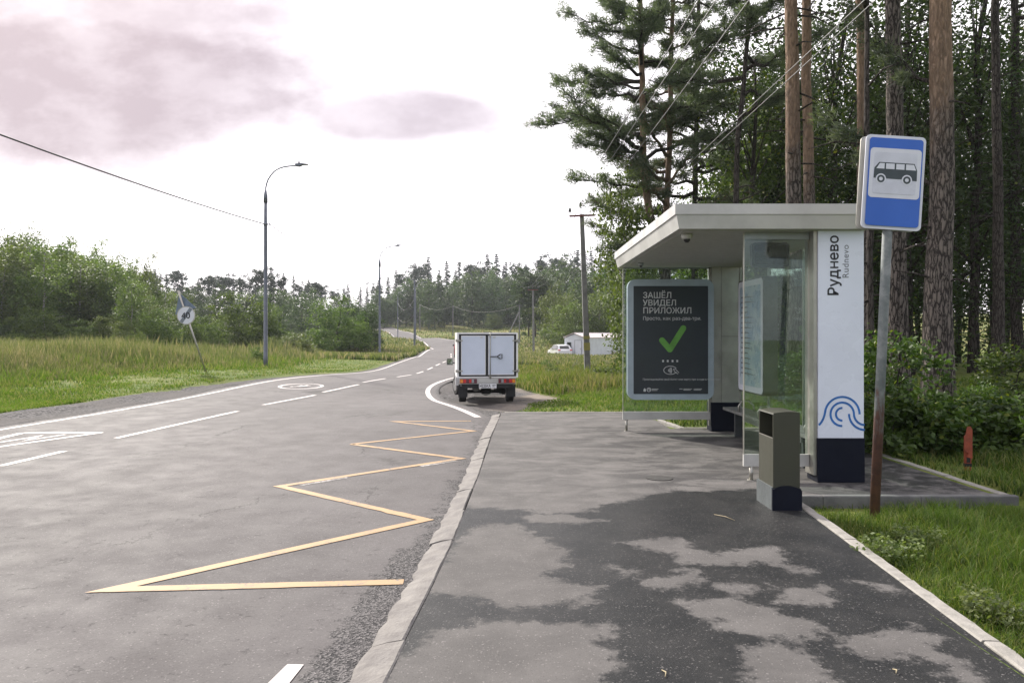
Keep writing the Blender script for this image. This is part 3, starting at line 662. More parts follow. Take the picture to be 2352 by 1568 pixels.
# ad panel on the far side
YA = 12.70
ax0, ax1, az0, az1 = xt(1440, YA), xt(1637, YA), zt(917, YA), zt(642, YA); acx, acz = (ax0 + ax1) / 2, (az0 + az1) / 2; aw, ah = ax1 - ax0, az1 - az0
adp = MB().prism(rrect(aw, ah, .14), (acx, YA + .05, acz), (1, 0, 0), (0, 0, 1), .12).build('ad_panel', mat('ad_frame_grey_blue', (.34, .42, .47), .35, vary=.05, spec=.5), sh, bevel=.008); par(adp)
sA = 1700 / YA; X_ = lambda c: xt((1790 + c / 3.92) * .7965, YA); Z_ = lambda c: zt((780 + c / 3.92) * .7965, YA)
MB().prism(rrect(X_(975) - X_(137), Z_(178) - Z_(1390), .012), ((X_(975) + X_(137)) / 2, YA - .0705, (Z_(178) + Z_(1390)) / 2), (1, 0, 0), (0, 0, 1), .003).build('poster', m_poster, adp)
YT = YA - .0745
def pt(body, cx, cy, size, bold=0., mt=None, sx=1.0, spacing=1.0): return text(body, size, Matrix.Translation((X_(cx), YT, Z_(cy))) @ FRONT, 'poster_lettering', mt or m_pw, adp, bold, sx=sx, spacing=spacing)
u_ = X_(1001) - X_(1)                      # 1000 crop units
pt('ЗАШЁЛ', 240, 313, .082 * u_ / .9 * 1.0, .012); pt('УВИДЕЛ', 240, 398, .082 * u_ / .9, .012); pt('ПРИЛОЖИЛ', 240, 485, .082 * u_ / .9, .012)
pt('Просто, как раз-два-три.', 240, 560, .050 * u_ / .9, .0)
pt('Прикладывайте свой билет или карту при входе в транспорт', 240, 1235, .0265 * u_ / .9, .0)
mb = MB(); cps = [(457, 788), (545, 890), (695, 652)]
for a, b in zip(cps, cps[1:]):
    mb.band([(X_(a[0]), Z_(a[1])), (X_(b[0]), Z_(b[1]))], .066 * u_, 0, (0, YT, 0), (1, 0, 0), (0, 0, 1), .001 if a is cps[0] else .0022)
for q, d in ((cps[0], .0034), (cps[1], .0044), (cps[2], .0054)): mb.prism(arc(X_(q[0]), Z_(q[1]), .033 * u_, 0, 360, 20)[:-1], (0, YT, 0), (1, 0, 0), (0, 0, 1), d)
mb.build('green_tick', m_green, adp)
mb = MB()
for cx in (469, 521, 575, 628): mb.prism([(X_(cx - 10), Z_(1032)), (X_(cx + 10), Z_(1032)), (X_(cx + 10), Z_(1008)), (X_(cx - 10), Z_(1008))], (0, YT, 0), (1, 0, 0), (0, 0, 1), .001)
mb.build('dotted_row', m_pw, adp)
mb = MB(); mb.band(arc(X_(550), Z_(1123), .074 * u_, 25, 335, 40, .046 * u_), .005 * u_ * 1.3, 0, (0, YT, 0), (1, 0, 0), (0, 0, 1))
for r in (.018, .030, .042, .054): mb.band(arc(X_(512), Z_(1125), r * u_, -38, 38, 10), .007 * u_, 0, (0, YT, 0), (1, 0, 0), (0, 0, 1))
mb.band([(X_(585), Z_(1110)), (X_(605), Z_(1108)), (X_(648), Z_(1152))], .006 * u_, 0, (0, YT, 0), (1, 0, 0), (0, 0, 1)); mb.band([(X_(585), Z_(1110)), (X_(600), Z_(1140)), (X_(636), Z_(1166))], .006 * u_, 0, (0, YT - .001, 0), (1, 0, 0), (0, 0, 1))
mb.build('tap_card_symbol', m_pw, adp)
mb = MB(); mb.band(arc(X_(309), Z_(1342), .021 * u_, 0, 360, 24)[:-1], .006 * u_, 0, (0, YT, 0), (1, 0, 0), (0, 0, 1), closed=True); mb.band(arc(X_(309), Z_(1342), .010 * u_, -60, 200, 12), .005 * u_, 0, (0, YT, 0), (1, 0, 0), (0, 0, 1))
mb.prism([(X_(262) + a * u_, Z_(1345) + b * u_) for a, b in ((-.012, -.018), (.012, -.018), (.014, .004), (0, .022), (-.014, .004))], (0, YT, 0), (1, 0, 0), (0, 0, 1), .001)
for c0, c1, zc in ((340, 415, 1334), (340, 405, 1349), (652, 688, 1333), (698, 795, 1333), (698, 780, 1345), (812, 905, 1333), (812, 895, 1345)): mb.prism([(X_(c0), Z_(zc + 3)), (X_(c1), Z_(zc + 3)), (X_(c1), Z_(zc - 3)), (X_(c0), Z_(zc - 3))], (0, YT, 0), (1, 0, 0), (0, 0, 1), .001)
mb.build('footer_marks', m_pw, adp)
# back wall: glass panes in the plane X=3.9, between the pylons
for k, (ya, yb) in enumerate(((8.62, 9.97), (9.99, 11.33), (11.35, 12.70))):
    b_ = MB().box(3.925, 3.935, ya, yb, .30, 2.78).build('back_pane', m_glass, sh); par(b_)
    MB().box(3.905, 3.955, ya, yb, .20, .295).build('bottom_rail', m_alu, b_, bevel=.005)
    MB().box(3.915, 3.945, yb, yb + .019, .2, 2.82).build('mullion', m_alud, b_)
# information board on the back wall
BY, BZ = 11.5, 1.64
ib = MB().prism(rrect(1.22, 1.78, .09), (3.70, BY, BZ), (0, -1, 0), (0, 0, 1), -.21).build('information_board', mat('board_casing_grey', (.07, .078, .075), .5, .2), sh, bevel=.01); par(ib)
MB().prism(rrect(1.17, 1.73, .08), (3.6985, BY, BZ), (0, -1, 0), (0, 0, 1), .003).build('board_face', m_signw, ib)
MB().prism(rrect(1.0, 1.55, .03), (3.695, BY, BZ), (0, -1, 0), (0, 0, 1), .002).build('notice_sheet', mat('notice_paper', (.42, .50, .55), .3, vary=.1, vs=3, col2=(.22, .33, .46)), ib)
mb = MB(); rg = random.Random(2)
for k in range(16):
    mb.prism([(-.42, .6 - k * .08), (-.42 + rg.uniform(.3, .75), .6 - k * .08), (-.42 + .3, .625 - k * .08), (-.42, .625 - k * .08)], (3.6925, BY, BZ), (0, -1, 0), (0, 0, 1), .0015)
mb.build('timetable', m_inkg, ib)
# box added in place of a reflection under the roof; cameras, bench
refl_box = MB().prism(rrect(.46, .30, .04), (3.18, 9.1, 2.64), (1, 0, 0), (0, 0, 1), -.08).build('reflection_box', m_dark, sh, bevel=.006); par(refl_box)
MB().prism(rrect(.40, .24, .02), (3.18, 9.098, 2.64), (1, 0, 0), (0, 0, 1), .002).build('reflection_face', m_win, refl_box); MB().box(3.15, 3.21, 9.12, 9.16, 2.78, 2.83).build('hanger', m_frame, refl_box)
def dome(x_, y_, r_, m2):
    c_ = MB().tube([(x_, y_, 2.822), (x_, y_, 2.822 - r_ * .5), (x_, y_, 2.822 - r_ * 1.0)], [r_, r_ * 1.05, r_ * .9], 20).build('security_camera', m2, sh); par(c_)
    MB().sphere((x_, y_, 2.822 - r_ * 1.05), r_ * .62).build('lens_dome', m_black if m2 is m_alu else m_dark, c_)
dome(2.02, 8.55, .062, m_alu); dome(2.09, 12.0, .042, m_frame)
be = MB().box(3.53, 3.86, 8.75, 12.4, .41, .455).build('bench', mat('bench_grey', (.17, .17, .165), .5, vary=.15), sh, bevel=.008); par(be)
for y_ in (9.2, 10.6, 12.0): MB().box(3.62, 3.74, y_, y_ + .06, .0, .41).build('bench_leg', m_dark, be, bevel=.005)
for y_ in (8.98, 9.85, 10.7, 11.6):
    MB().tube([(3.57, y_, .45), (3.55, y_, .54), (3.60, y_, .62), (3.70, y_, .63), (3.78, y_, .56), (3.80, y_, .45)], .014, 8).build('armrest', m_alud, be)

# ------------------------------------------------------------------ litter bin
bn_ = empty('litter_bin', 'olive metal litter bin with open dark mouth and navy base beside the grass kerb', 'bin', (2.59, 7.2, 0))
def pb(o): o.matrix_parent_inverse = Matrix.Translation((-2.59, -7.2, 0)); return o
bx0, bx1, by0, by1 = 2.455, 2.735, 6.98, 7.43
body = MB()
prof = [(by0 + .02, .20), (by1 - .03, .20), (by1 - .03, .90)] + [(by0 + .02 + .035 - .035 * math.sin(R(a)), .845 + .055 * math.cos(R(a))) for a in range(0, 91, 15)]
# hollow upper part: walls, roof and mouth on the -X side
x0, x1 = bx0 + .015, bx1 - .012
body.box(x0, x1, by0 + .02, by0 + .032, .20, .90); body.box(x0, x1, by1 - .04, by1 - .028, .20, .90); body.box(x1 - .012, x1, by0 + .033, by1 - .041, .20, .90)
body.box(x0, x0 + .012, by0 + .033, by1 - .041, .20, .675)
bo = body.build('body', m_bin, bn_); pb(bo)
MB().prism([(x0, .9005)] + [(x0 + (x1 - x0) * t, .9005 + .028 * math.sin(math.pi * (.15 + .6 * t))) for t in (0.02, .15, .3, .5, .7, .85, .98)] + [(x1, .9005)], (0, by1 - .026, 0), (1, 0, 0), (0, 0, 1), by1 - by0 - .046).build('hood', m_bin, bo)
MB().box(x0 + .03, x1 - .014, by0 + .034, by1 - .042, .3, .60).build('inner_bucket', m_black, bo)
MB().box(x0 - .004, x0 + .004, by0 + .03, by1 - .038, .674, .681).build('mouth_rim', m_alud, bo)
bs_ = MB().box(bx0, bx0 + .02, by0 + .02, by1, .0, .215).build('front_base', m_bing, bn_, bevel=.004); pb(bs_)
pp = [(bx0 + .0, 0), (bx1, 0), (bx1, .185)] + [(bx1 - (bx1 - bx0) * t, .185 + .045 * math.sin(math.pi * (.08 + .84 * t))) for t in np.linspace(.05, .95, 10)] + [(bx0, .2)]
pb(MB().prism(pp, (0, by0 + .018, 0), (1, 0, 0), (0, 0, 1), .022).build('side_base', m_navy, bn_)); pb(MB().box(bx0 + .022, bx1, by0 + .021, by1, .001, .199).build('plinth', m_navy, bn_))

# ------------------------------------------------------------------ bus stop sign
m_post, g, b = newmat('rusty_painted_post'); p = g.n('ShaderNodeTexCoord').outputs['Object']; zz = g.sep(p)[2]
nz = g.noise(p, 5, 6, .7); nh = g.noise(g.vm('MULTIPLY', p, (3., 3., .8)), 6, 5, .7)
rustm = g.rng(g.m('ADD', g.m('MULTIPLY', g.m('SUBTRACT', 1.25, zz), .55), g.m('SUBTRACT', nh, .5)), .02, .25)
g.put(b.inputs['Base Color'], g.mix(rustm, g.mix(g.rng(nz, .4, .65), (.10, .118, .118), (.19, .205, .205)), g.mix(g.rng(nz, .35, .65), (.125, .058, .038), (.065, .032, .026)))); b.inputs['Roughness'].default_value = .75
sg = empty('bus_stop_sign', 'leaning blue and white bus stop sign on a rusty pole in the grass', 'road sign', (3.5, 7.15, -.12), rot=(0, R(2.6), 0))
MB().tube([(0, 0, -.05), (0, 0, 1.5), (0, 0, 3.55)], [.046, .045, .045], 20).build('pole', m_post, sg)
def plate_(y_, off, tilt, face_mat, nm, full):
    Mx = Matrix.Translation((off[0], y_, off[1])) @ Matrix.Rotation(R(tilt), 4, 'Y'); w, h = .575, .90
    o = MB(); o.prism(rrect(w, h, .045), (0, 0, 0), (1, 0, 0), (0, 0, 1), -.010 if full else .010); me = o.build(nm, m_signw if full else m_alud, sg, bevel=.003); me.matrix_local = Mx
    return me
pl = plate_(-.058, (.01, 3.235), 1.0, m_signw, 'sign_plate', True)
k = .575 / 860.; q = lambda a, b: ((a - 550) * k, (785 - b) * k)
MB().prism(rrect(.575 - .06, .90 - .06, .03), (0, -.0105, 0), (1, 0, 0), (0, 0, 1), .0012).build('blue_field', m_blue, pl)
MB().prism(rrect(.49, .475, .035, cy=.085), (0, -.0125, 0), (1, 0, 0), (0, 0, 1), .0012).build('white_field', m_signw, pl)
MB().prism(rrect(.41, .395, .02, cy=.085), (0, -.0142, 0), (1, 0, 0), (0, 0, 1), .002).build('bus_backing', mat('sign_white_inner', (.56, .58, .67), .4, vary=.05), pl, bevel=.0015)
yb_ = -.0167
mb = MB(); mb.prism([q(*t) for t in ((245, 735), (250, 590), (315, 507), (820, 507), (862, 600), (865, 752), (800, 752), (800, 740), (270, 738))], (0, yb_, 0), (1, 0, 0), (0, 0, 1), .001); mb.build('bus_body', m_signk, pl)
mb = MB()
for P in ([(278, 600), (325, 522), (392, 522), (392, 600)], [(414, 522), (536, 522), (536, 600), (414, 600)], [(560, 522), (678, 522), (678, 600), (560, 600)], [(700, 522), (812, 522), (845, 600), (700, 600)]):
    mb.prism([q(*t) for t in P][::-1], (0, yb_ - .0013, 0), (1, 0, 0), (0, 0, 1), .001)
for cx in (350, 722):
    mb.prism([(q(cx, 745)[0] + 74 * k * math.cos(R(a)), q(cx, 745)[1] + 74 * k * math.sin(R(a))) for a in range(0, 360, 15)], (0, yb_ - .0013, 0), (1, 0, 0), (0, 0, 1), .001)
mb.build('bus_windows', m_signw, pl)
mb = MB()
for cx in (350, 722): mb.band([(q(cx, 745)[0] + 41 * k * math.cos(R(a)), q(cx, 745)[1] + 41 * k * math.sin(R(a))) for a in range(0, 360, 15)], 27 * k, 0, (0, yb_ - .0026, 0), (1, 0, 0), (0, 0, 1), .001, closed=True)
mb.build('bus_wheel_row', m_signk, pl)
plate_(.048, (.004, 3.24), .8, m_alud, 'rear_plate', False)
for z_ in (3.05, 3.42): MB().box(-.11, .11, -.056, .075, z_, z_ + .03).build('bracket', m_alud, sg)

# ------------------------------------------------------------------ leaning speed sign
lx, ly = pw(472, 852, 28.3)[:2]; top = pw(405, 670, 28.1)
s2 = empty('leaning_speed_sign', 'leaning round sign reading 40 with a grey triangle above, in the tall grass', 'road sign', (lx, ly, Tz(lx, ly)), rot=(0, -math.atan2(lx - top[0], top[2] - Tz(lx, ly)), 0))
MB().tube([(0, 0, -.3), (0, 0, 3.25)], .034, 12).build('pole', m_alud, s2)
dk = MB().prism(arc(0, 0, .35, 0, 360, 32)[:-1], (.0, -.045, 2.25), (1, 0, 0), (0, 0, 1), .012).build('round_plate', m_signw, s2)
MB().band(arc(0, 0, .335, 0, 360, 32)[:-1], .03, 0, (0, -.058, 2.25), (1, 0, 0), (0, 0, 1), closed=True).build('rim', m_alud, dk)
MB().band([(-.265, -.19), (.265, .19)], .13, 0, (0, -.0585, 2.25), (1, 0, 0), (0, 0, 1)).build('grey_bar', mat('grey_bar', (.17, .20, .24), .5), dk)
text('40', .34, Matrix.Translation((-.035, -.062, 2.135)) @ FRONT @ Matrix.Rotation(R(-14), 4, 'Z'), 'number', m_ink, dk, .02, 'CENTER')
MB().prism([(-.42, 0), (.42, 0), (.03, .70), (-.03, .70)], (.0, .05, 2.42), (1, 0, 0), (0, 0, 1), .012).build('triangle_plate', mat('sign_back_grey', (.13, .18, .25), .5), s2)

# ------------------------------------------------------------------ box truck
tx, ty = (1120 - 1176) / 1700 * 19.2, 19.2; tzz = Tz(tx, ty) - .055
tr = empty('box_truck', 'small white box truck seen from behind on the gravel lay-by', 'truck', (tx, ty, tzz), R(6.0))
tr.scale = (.962,) * 3; hw = .825; zb0, zb1 = .70, 1.92; L_ = 1.9
bx = MB().box(-hw, hw, 0.03, L_, zb0, zb1).build('cargo_box', m_boxtrim, tr, bevel=.012)
fr = MB()
for a in ((-hw, -hw + .065, zb0, zb1), (hw - .065, hw, zb0, zb1), (-hw + .065, hw - .065, zb1 - .055, zb1), (-hw + .065, hw - .065, zb0, zb0 + .05)): fr.box(a[0], a[1], -.005, .029, a[2], a[3])
fr.build('rear_frame', m_boxtrim, bx, bevel=.004)
MB().box(-hw + .05, hw - .05, -.0085, .0, zb0 + .036, zb1 - .042).build('door_seal', m_black, bx)
def dr(x0, x1, nm='rear_door'):
    d = MB().box(x0, x1, -.012, .0035, zb0 + .078, zb1 - .085).build(nm, m_boxw, bx, bevel=.004)
    MB().box(x0, x0 + .014, -.015, -.0125, zb0 + .08, zb1 - .087).box(x1 - .014, x1, -.015, -.0125, zb0 + .08, zb1 - .087).box(x0 + .0145, x1 - .0145, -.015, -.0125, zb1 - .105, zb1 - .087).box(x0 + .0145, x1 - .0145, -.015, -.0125, zb0 + .08, zb0 + .096).build('edge_trim', m_boxtrim, d); return d
d1 = dr(-hw + .112, -.055); d2 = dr(.018, hw - .112)
hx = .068
lk = MB().tube([(hx, -.035, zb0 - .02), (hx, -.035, zb1 - .01)], .011, 8).box(hx - .03, hx + .03, -.04, -.013, zb0 + .0, zb0 + .05).box(hx - .02, hx + .02, -.045, -.013, zb1 - .12, zb1 - .07).build('lock_rod', m_alud, d2)
MB().tube([(hx, -.045, 1.27), (.19, -.05, 1.27), (.26, -.05, 1.275), (.33, -.05, 1.33), (.385, -.05, 1.33), (.385, -.05, 1.22), (.33, -.05, 1.215), (.26, -.05, 1.265)], .013, 8).build('door_handle', m_dark, d2)
for sx, d in ((-1, d1), (1, d2)):
    for z_ in (.885, 1.70): MB().box(sx * (hw + .015) - .02, sx * (hw + .015) + .02, -.03, .02, z_ - .035, z_ + .035).box(sx * (hw - .08) - .075, sx * (hw - .08) + .075, -.024, -.016, z_ - .014, z_ + .014).tube([(sx * (hw - .04), -.03, z_ - .04), (sx * (hw - .04), -.03, z_ + .04)], .02, 8).build('hinge', m_alud, d)
for x_ in (-.17, .18): MB().box(x_ - .035, x_ + .035, -.02, -.0155, zb1 - .15, zb1 - .11).build('latch_plate', m_pw, d1 if x_ < 0 else d2)
MB().box(-.1, .12, .02, .1, zb1 + .001, zb1 + .018).build('marker_strip', m_black, bx)
tb = MB().box(-.76, .76, -.01, .05, .535, .69).build('tail_panel', m_alu, tr, bevel=.005)
for s in (-1, 1):
    lp = MB().box(min(s * .29, s * .75), max(s * .29, s * .75), -.035, -.0105, .555, .675).build('tail_light', m_lensd, tr, bevel=.004)
    for a, b_, m2 in ((.665, .745, m_orange), (.58, .655, m_red), (.44, .50, m_red), (.37, .43, m_frame)): MB().box(min(s * a, s * b_), max(s * a, s * b_), -.045, -.0355, .568, .662).build('lens', m2, lp, bevel=.003)
npl = MB().box(-.235, .235, -.055, -.04, .425, .545).build('number_plate', m_plate, tr, bevel=.003)
text('Н225КА', .115, Matrix.Translation((-.222, -.0565, .445)) @ FRONT, 'plate_lettering', m_ink, npl, .018, sx=.72); text('977', .085, Matrix.Translation((.125, -.0565, .462)) @ FRONT, 'plate_lettering', m_ink, npl, .018, sx=.68)
MB().box(-.24, .24, -.039, -.01, .42, .552).build('plate_bracket', m_dark, npl)
ch = MB().box(-.60, -.50, .02, 3.9, .42, .53).box(.50, .60, .02, 3.9, .42, .53).box(-.495, .495, .03, .12, .42, .53).box(-.495, .495, 2.0, 2.1, .40, .52).tube([(-.62, .62, .29), (.62, .62, .29)], .05, 10).box(-.7, .7, .04, .06, .44, .53).build('chassis', m_black, tr)
MB().sphere((0, .62, .30), .13, (1.2, 1, 1)).build('axle_casing', m_black, tr); MB().tube([(-.3, .25, .40), (-.3, .9, .40)], [.09, .09], 14).build('exhaust_silencer', mat('dull_exhaust', (.12, .115, .11), .5, .5), tr)
MB().box(.3, .62, .9, 1.7, .22, .42).build('fuel_tank', m_black, tr, bevel=.02); MB().box(-.35, .42, .3, .34, .215, .24).build('cross_tube', m_alud, tr)
def wheel(parent, x_, y_, r_, w_, steer=0, hub=m_rim):
    o = bpy.data.objects.new('wheel', None); C.objects.link(o); o.parent = parent; o.location = (x_, y_, r_); o.rotation_euler = (0, 0, R(steer))
    MB().tube([(-w_ / 2, 0, 0), (-w_ * .42, 0, 0), (w_ * .42, 0, 0), (w_ / 2, 0, 0)], [r_ * .88, r_, r_, r_ * .88], 28).build('tyre', m_rubber, o)
    MB().tube([(-w_ / 2 - .006, 0, 0), (w_ / 2 + .006, 0, 0)], r_ * .58, 20).build('rim', hub, o); return o
for s in (-1, 1):
    wheel(tr, s * .655, .62, .30, .20)
    fl = MB().box(s * .655 - .125, s * .655 + .125, .24, .255, .16, .50).build('mud_flap', m_black, tr); MB().box(s * .655 - .07, s * .655 + .07, .225, .239, .47, .488).build('flap_strip', m_alu, fl)
    wheel(tr, s * .70, 3.1, .30, .19, steer=14)
cab = MB()
cab.box(-.80, .80, 2.0, 3.0, .36, .98); cab.box(-.80, .80, 3.0, 4.1, .40, .95, top=(.04, -.04, 0, -.05)); cab.box(-.78, .78, 2.02, 3.15, .981, 1.50, top=(.11, -.11, .1, -.45))
cb = cab.build('cab', m_wpaint, tr, bevel=.04, seg=3)
MB().box(-.70, .70, 2.005, 2.012, 1.03, 1.4, top=(.05, -.05, .085, .085)).build('rear_window', m_win, cb)
for s in (-1, 1):
    MB().box(min(s * .79, s * .795), max(s * .79, s * .795), 2.15, 2.9, 1.02, 1.40, top=(-s * .075, -s * .075, .08, -.3)).build('side_window', m_win, cb)
    wa = MB().prism([(3.1 + .36 * math.cos(R(a)), .34 + .36 * math.sin(R(a))) for a in range(0, 181, 15)], (s * .802, 0, 0), (0, 1, 0), (0, 0, 1), .004 * s).build('wheel_arch', m_black, cb)
    mr = MB().box(min(s * .86, s * 1.05), max(s * .86, s * 1.05), 2.85, 2.95, .94, 1.13, top=(.01, -.01, 0, 0)).build('wing_mirror', m_dark, tr, bevel=.03, seg=3)
    MB().box(min(s * .875, s * 1.035), max(s * .875, s * 1.035), 2.843, 2.8485, .965, 1.11).build('mirror_glass', mat('mirror', (.35, .4, .38), .05, 1.), mr); MB().box(min(s * .79, s * .87), max(s * .79, s * .87), 2.88, 2.92, .98, 1.02).build('mirror_arm', m_dark, mr)

# ------------------------------------------------------------------ cars
def car(name, label, loc, rz, paint_, suv=False):
    c = empty(name, label, 'car', loc, rz); h = 1.0 if suv else .9; Lc = 4.6 if suv else 4.1
    prof = [(.02, .42), (.0, .62), (.03, .95), (.10, 1.0), (.28, 1.12), (.62, 1.52), (.9, 1.62), (1.9, 1.66), (2.5, 1.60), (3.15, 1.12), (3.3, 1.04), (4.2, .93), (4.52, .80), (4.6, .6), (4.58, .38), (4.3, .28), (.25, .28)]
    prof = [(a * Lc / 4.6, b_ * h) for a, b_ in prof]; bd_ = MB(); rows = []
    for t in (-1, -.96, -.8, .8, .96, 1):
        w = .92 * t; row = []
        for a, z_ in prof:
            inset = max(0, (z_ - 1.0 * h)) * .32; ww = math.copysign(min(abs(w), .92 - inset) if abs(t) >= .8 else abs(w), t) if abs(t) > .8 else w * (1 - inset / .92 * .5)
            dz_ = -.03 if abs(t) == 1 else 0; row.append(bd_.bm.verts.new((ww * (1 if abs(t) < 1 else .985), a + (.05 if abs(t) == 1 and a < 1 else (-.05 if abs(t) == 1 and a > 3.5 else 0)), z_ + dz_)))
        rows.append(row)
    for r0, r1 in zip(rows, rows[1:]):
        for i in range(len(prof)): bd_._f([r0[i], r0[(i + 1) % len(prof)], r1[(i + 1) % len(prof)], r1[i]], True)
    bd_._f(rows[0]); bd_._f(rows[-1][::-1]); b0 = bd_.build('body', paint_, c); b0.data.set_sharp_from_angle(angle=R(28))
    f = Lc / 4.6
    MB().face([(-.62, .265 * f, 1.135 * h), (.62, .265 * f, 1.135 * h), (.55, .60 * f - .012, 1.50 * h), (-.55, .60 * f - .012, 1.50 * h)]).build('rear_window', m_win, b0)
    for s in (-1, 1):
        zz0, zz1 = 1.10 * h, 1.52 * h; x0_, x1_ = .905 - .0, .78
        MB().face([(s * (x0_ + .0), .55 * f, zz0), (s * x0_, 2.95 * f, zz0), (s * x1_, 2.45 * f, zz1), (s * x1_, .85 * f, zz1)]).build('side_window', m_win, b0)
        tl = MB().box(min(s * .60, s * .905), max(s * .60, s * .905), -.012, .10, .93 * h, 1.06 * h, top=(0, 0, .06, .02)).build('tail_light', m_red, c, bevel=.01)
        MB().box(min(s * .93, s * 1.08), max(s * .93, s * 1.08), 2.75 * f, 2.88 * f, 1.06 * h, 1.19 * h).build('wing_mirror', m_black if not suv else paint_, c, bevel=.03)
        for y_ in (.85, 3.7): wheel(c, s * .80, y_ * f, .34, .22)
        MB().prism([(.85 * f + .40 * math.cos(R(a)), .34 + .40 * math.sin(R(a))) for a in range(0, 181, 20)], (s * .921, 0, 0), (0, 1, 0), (0, 0, 1), .003 * s).build('wheel_arch', m_black, b0)
    MB().box(-.88, .88, -.02, .02, .30, .50, top=(0, 0, 0, 0)).build('rear_bumper', m_black if suv else paint_, c, bevel=.02)
    MB().box(-.26, .26, -.03, .015, .76 * h, .87 * h).build('number_plate', m_plate, c); return c
X0 = (1040 - 1176) / 1700 * 62
car('parked_car', 'dark red car far up the road, mostly hidden behind the box truck', (X0 + 1.0, 62, Tz(X0 + 1, 62) + .02), R(3), m_redpaint)
sx_, sy_ = pw(1292, 824, 90)[:2]
car('parked_suv', 'white car parked by the white shed in the meadow', (sx_ + .35, sy_, Tz(sx_, sy_) + .02), R(14), m_wpaint, True)

# ------------------------------------------------------------------ shed
cx_, cy_ = pw(1343, 818, 90)[:2]; zs = Tz(cx_, cy_) - .05
sd_ = empty('white_shed', 'long white site cabin with pale gabled roof in the meadow', 'shed', (cx_, cy_, zs), R(-31))   # local: gable along -X from the corner, long side along +Y
Wd, Ln, Eh = 2.75, 15.0, 2.3
wl_ = MB(); wl_.box(-Wd, 0, 0, Ln, 0, Eh); n_ = 46
for k in range(n_): wl_.box(.0, .02, Ln * k / n_ + .04, Ln * k / n_ + .18, .02, Eh - .03)
wl_.prism([(-Wd, Eh), (0, Eh), (-Wd / 2, Eh + .52)], (0, .02, 0), (1, 0, 0), (0, 0, 1), -Ln + .04)
w0 = wl_.build('wall', m_shed, sd_)
mb = MB(); mb.face([(-Wd / 2, -.15, Eh + .62), (.12, -.15, Eh + .05), (.12, Ln + .1, Eh + .05), (-Wd / 2, Ln + .1, Eh + .62)]); mb.face([(-Wd - .12, -.15, Eh + .05), (-Wd / 2, -.15, Eh + .62), (-Wd / 2, Ln + .1, Eh + .62), (-Wd - .12, Ln + .1, Eh + .05)])
ro = mb.build('roof', m_shroof, sd_); sm = ro.modifiers.new('thick', 'SOLIDIFY'); sm.thickness = .06
dd = MB().box(-1.30, -.45, -.04, -.002, .05, 2.0).build('door', m_shed, sd_, bevel=.01); MB().box(-1.36, -1.30, -.05, -.002, .02, 2.06).box(-.45, -.39, -.05, -.002, .02, 2.06).box(-1.299, -.451, -.05, -.002, 2.001, 2.06).build('door_frame', m_frame, dd); MB().box(-.56, -.52, -.08, -.041, .95, 1.05).build('handle', m_black, dd)
wn = MB().box(-2.35, -1.85, -.03, -.002, 1.0, 1.75).build('window', m_win, sd_); MB().box(-2.41, -2.35, -.045, -.002, .95, 1.8).box(-1.85, -1.79, -.045, -.002, .95, 1.8).box(-2.349, -1.851, -.045, -.002, 1.751, 1.8).box(-2.349, -1.851, -.045, -.002, .95, .999).build('window_frame', m_frame, wn)

# ------------------------------------------------------------------ street lamps
def make_lamp(label):
    c = empty('street_lamp', label, 'street lamp', group='curved street lamps along the left side of the road')
    MB().tube([(0, 0, -.2), (0, 0, .6), (0, 0, .61), (0, 0, 7.0), (0, 0, 8.45)], [.105, .105, .10, .085, .078], 14).tube([(0, 0, 8.25), (0, 0, 8.6), (0, 0, 8.95)], [.105, .10, .035], 12).build('pole', m_lamp, c)
    P_ = [(0, 0, 8.9), (.02, 0, 9.05), (.12, 0, 9.4), (.42, 0, 9.82), (.85, 0, 10.04), (1.52, 0, 10.14)]; P_ = catmull(P_, .12)
    MB().tube([tuple(q_) for q_ in P_], .036, 8).build('arm', m_lamp, c)
    h_ = MB().prism([(1.47, 10.10), (1.47, 10.21), (1.75, 10.24), (2.10, 10.20), (2.10, 10.185), (1.8, 10.16), (1.68, 10.09)], (0, -.12, 0), (1, 0, 0), (0, 0, 1), -.24).build('lamp_head', m_lamp, c, bevel=.01)
    MB().tube([(1.64, 0, 10.22), (1.64, 0, 10.34)], .04, 10).build('sensor', m_black, h_)
    br = MB().box(.08, .22, -.02, .02, 7.16, 7.2).tube([(.21, 0, 7.08), (.19, 0, 7.28)], .018, 6).tube([(.0, 0, 7.1), (.0, 0, 7.26)], .10, 12).build('wire_bracket', m_lamp, c); return c
lamp0 = make_lamp('tall curved street lamp nearest the camera, right of the leaning sign')
LP = [((610, 845, 37), None, 'x'), ((872, 822, 67), 'second street lamp, beside the dark round bush', 'x'), ((954.5, 786, 127), 'street lamp standing just behind a utility pole at the road bend', 'x'),
      ((913.7, 777, 159), 'street lamp at the foot of the far road, left of the bend', 'x'), ((846, 755, 230), 'far street lamp rising above the right edge of the round bush', 'x'),
      ((822, 747, 275), 'far street lamp whose arm shows just above the round bush', 'x'), ((804, 741, 315), 'farthest street lamp, small arm left above the round bush', 'x')]
lampobj = []
for i, (q_, lb, _) in enumerate(LP):
    o = lamp0 if i == 0 else copy_tree(lamp0); X_1, Y_1, _z = pw(*q_); o.location = (X_1, Y_1, Tz(X_1, Y_1)); o.rotation_euler = (0, 0, R((4, 3, 6, 10, 14, 14, 14)[i]))
    if lb: o['label'] = lb
    lampobj.append(o)

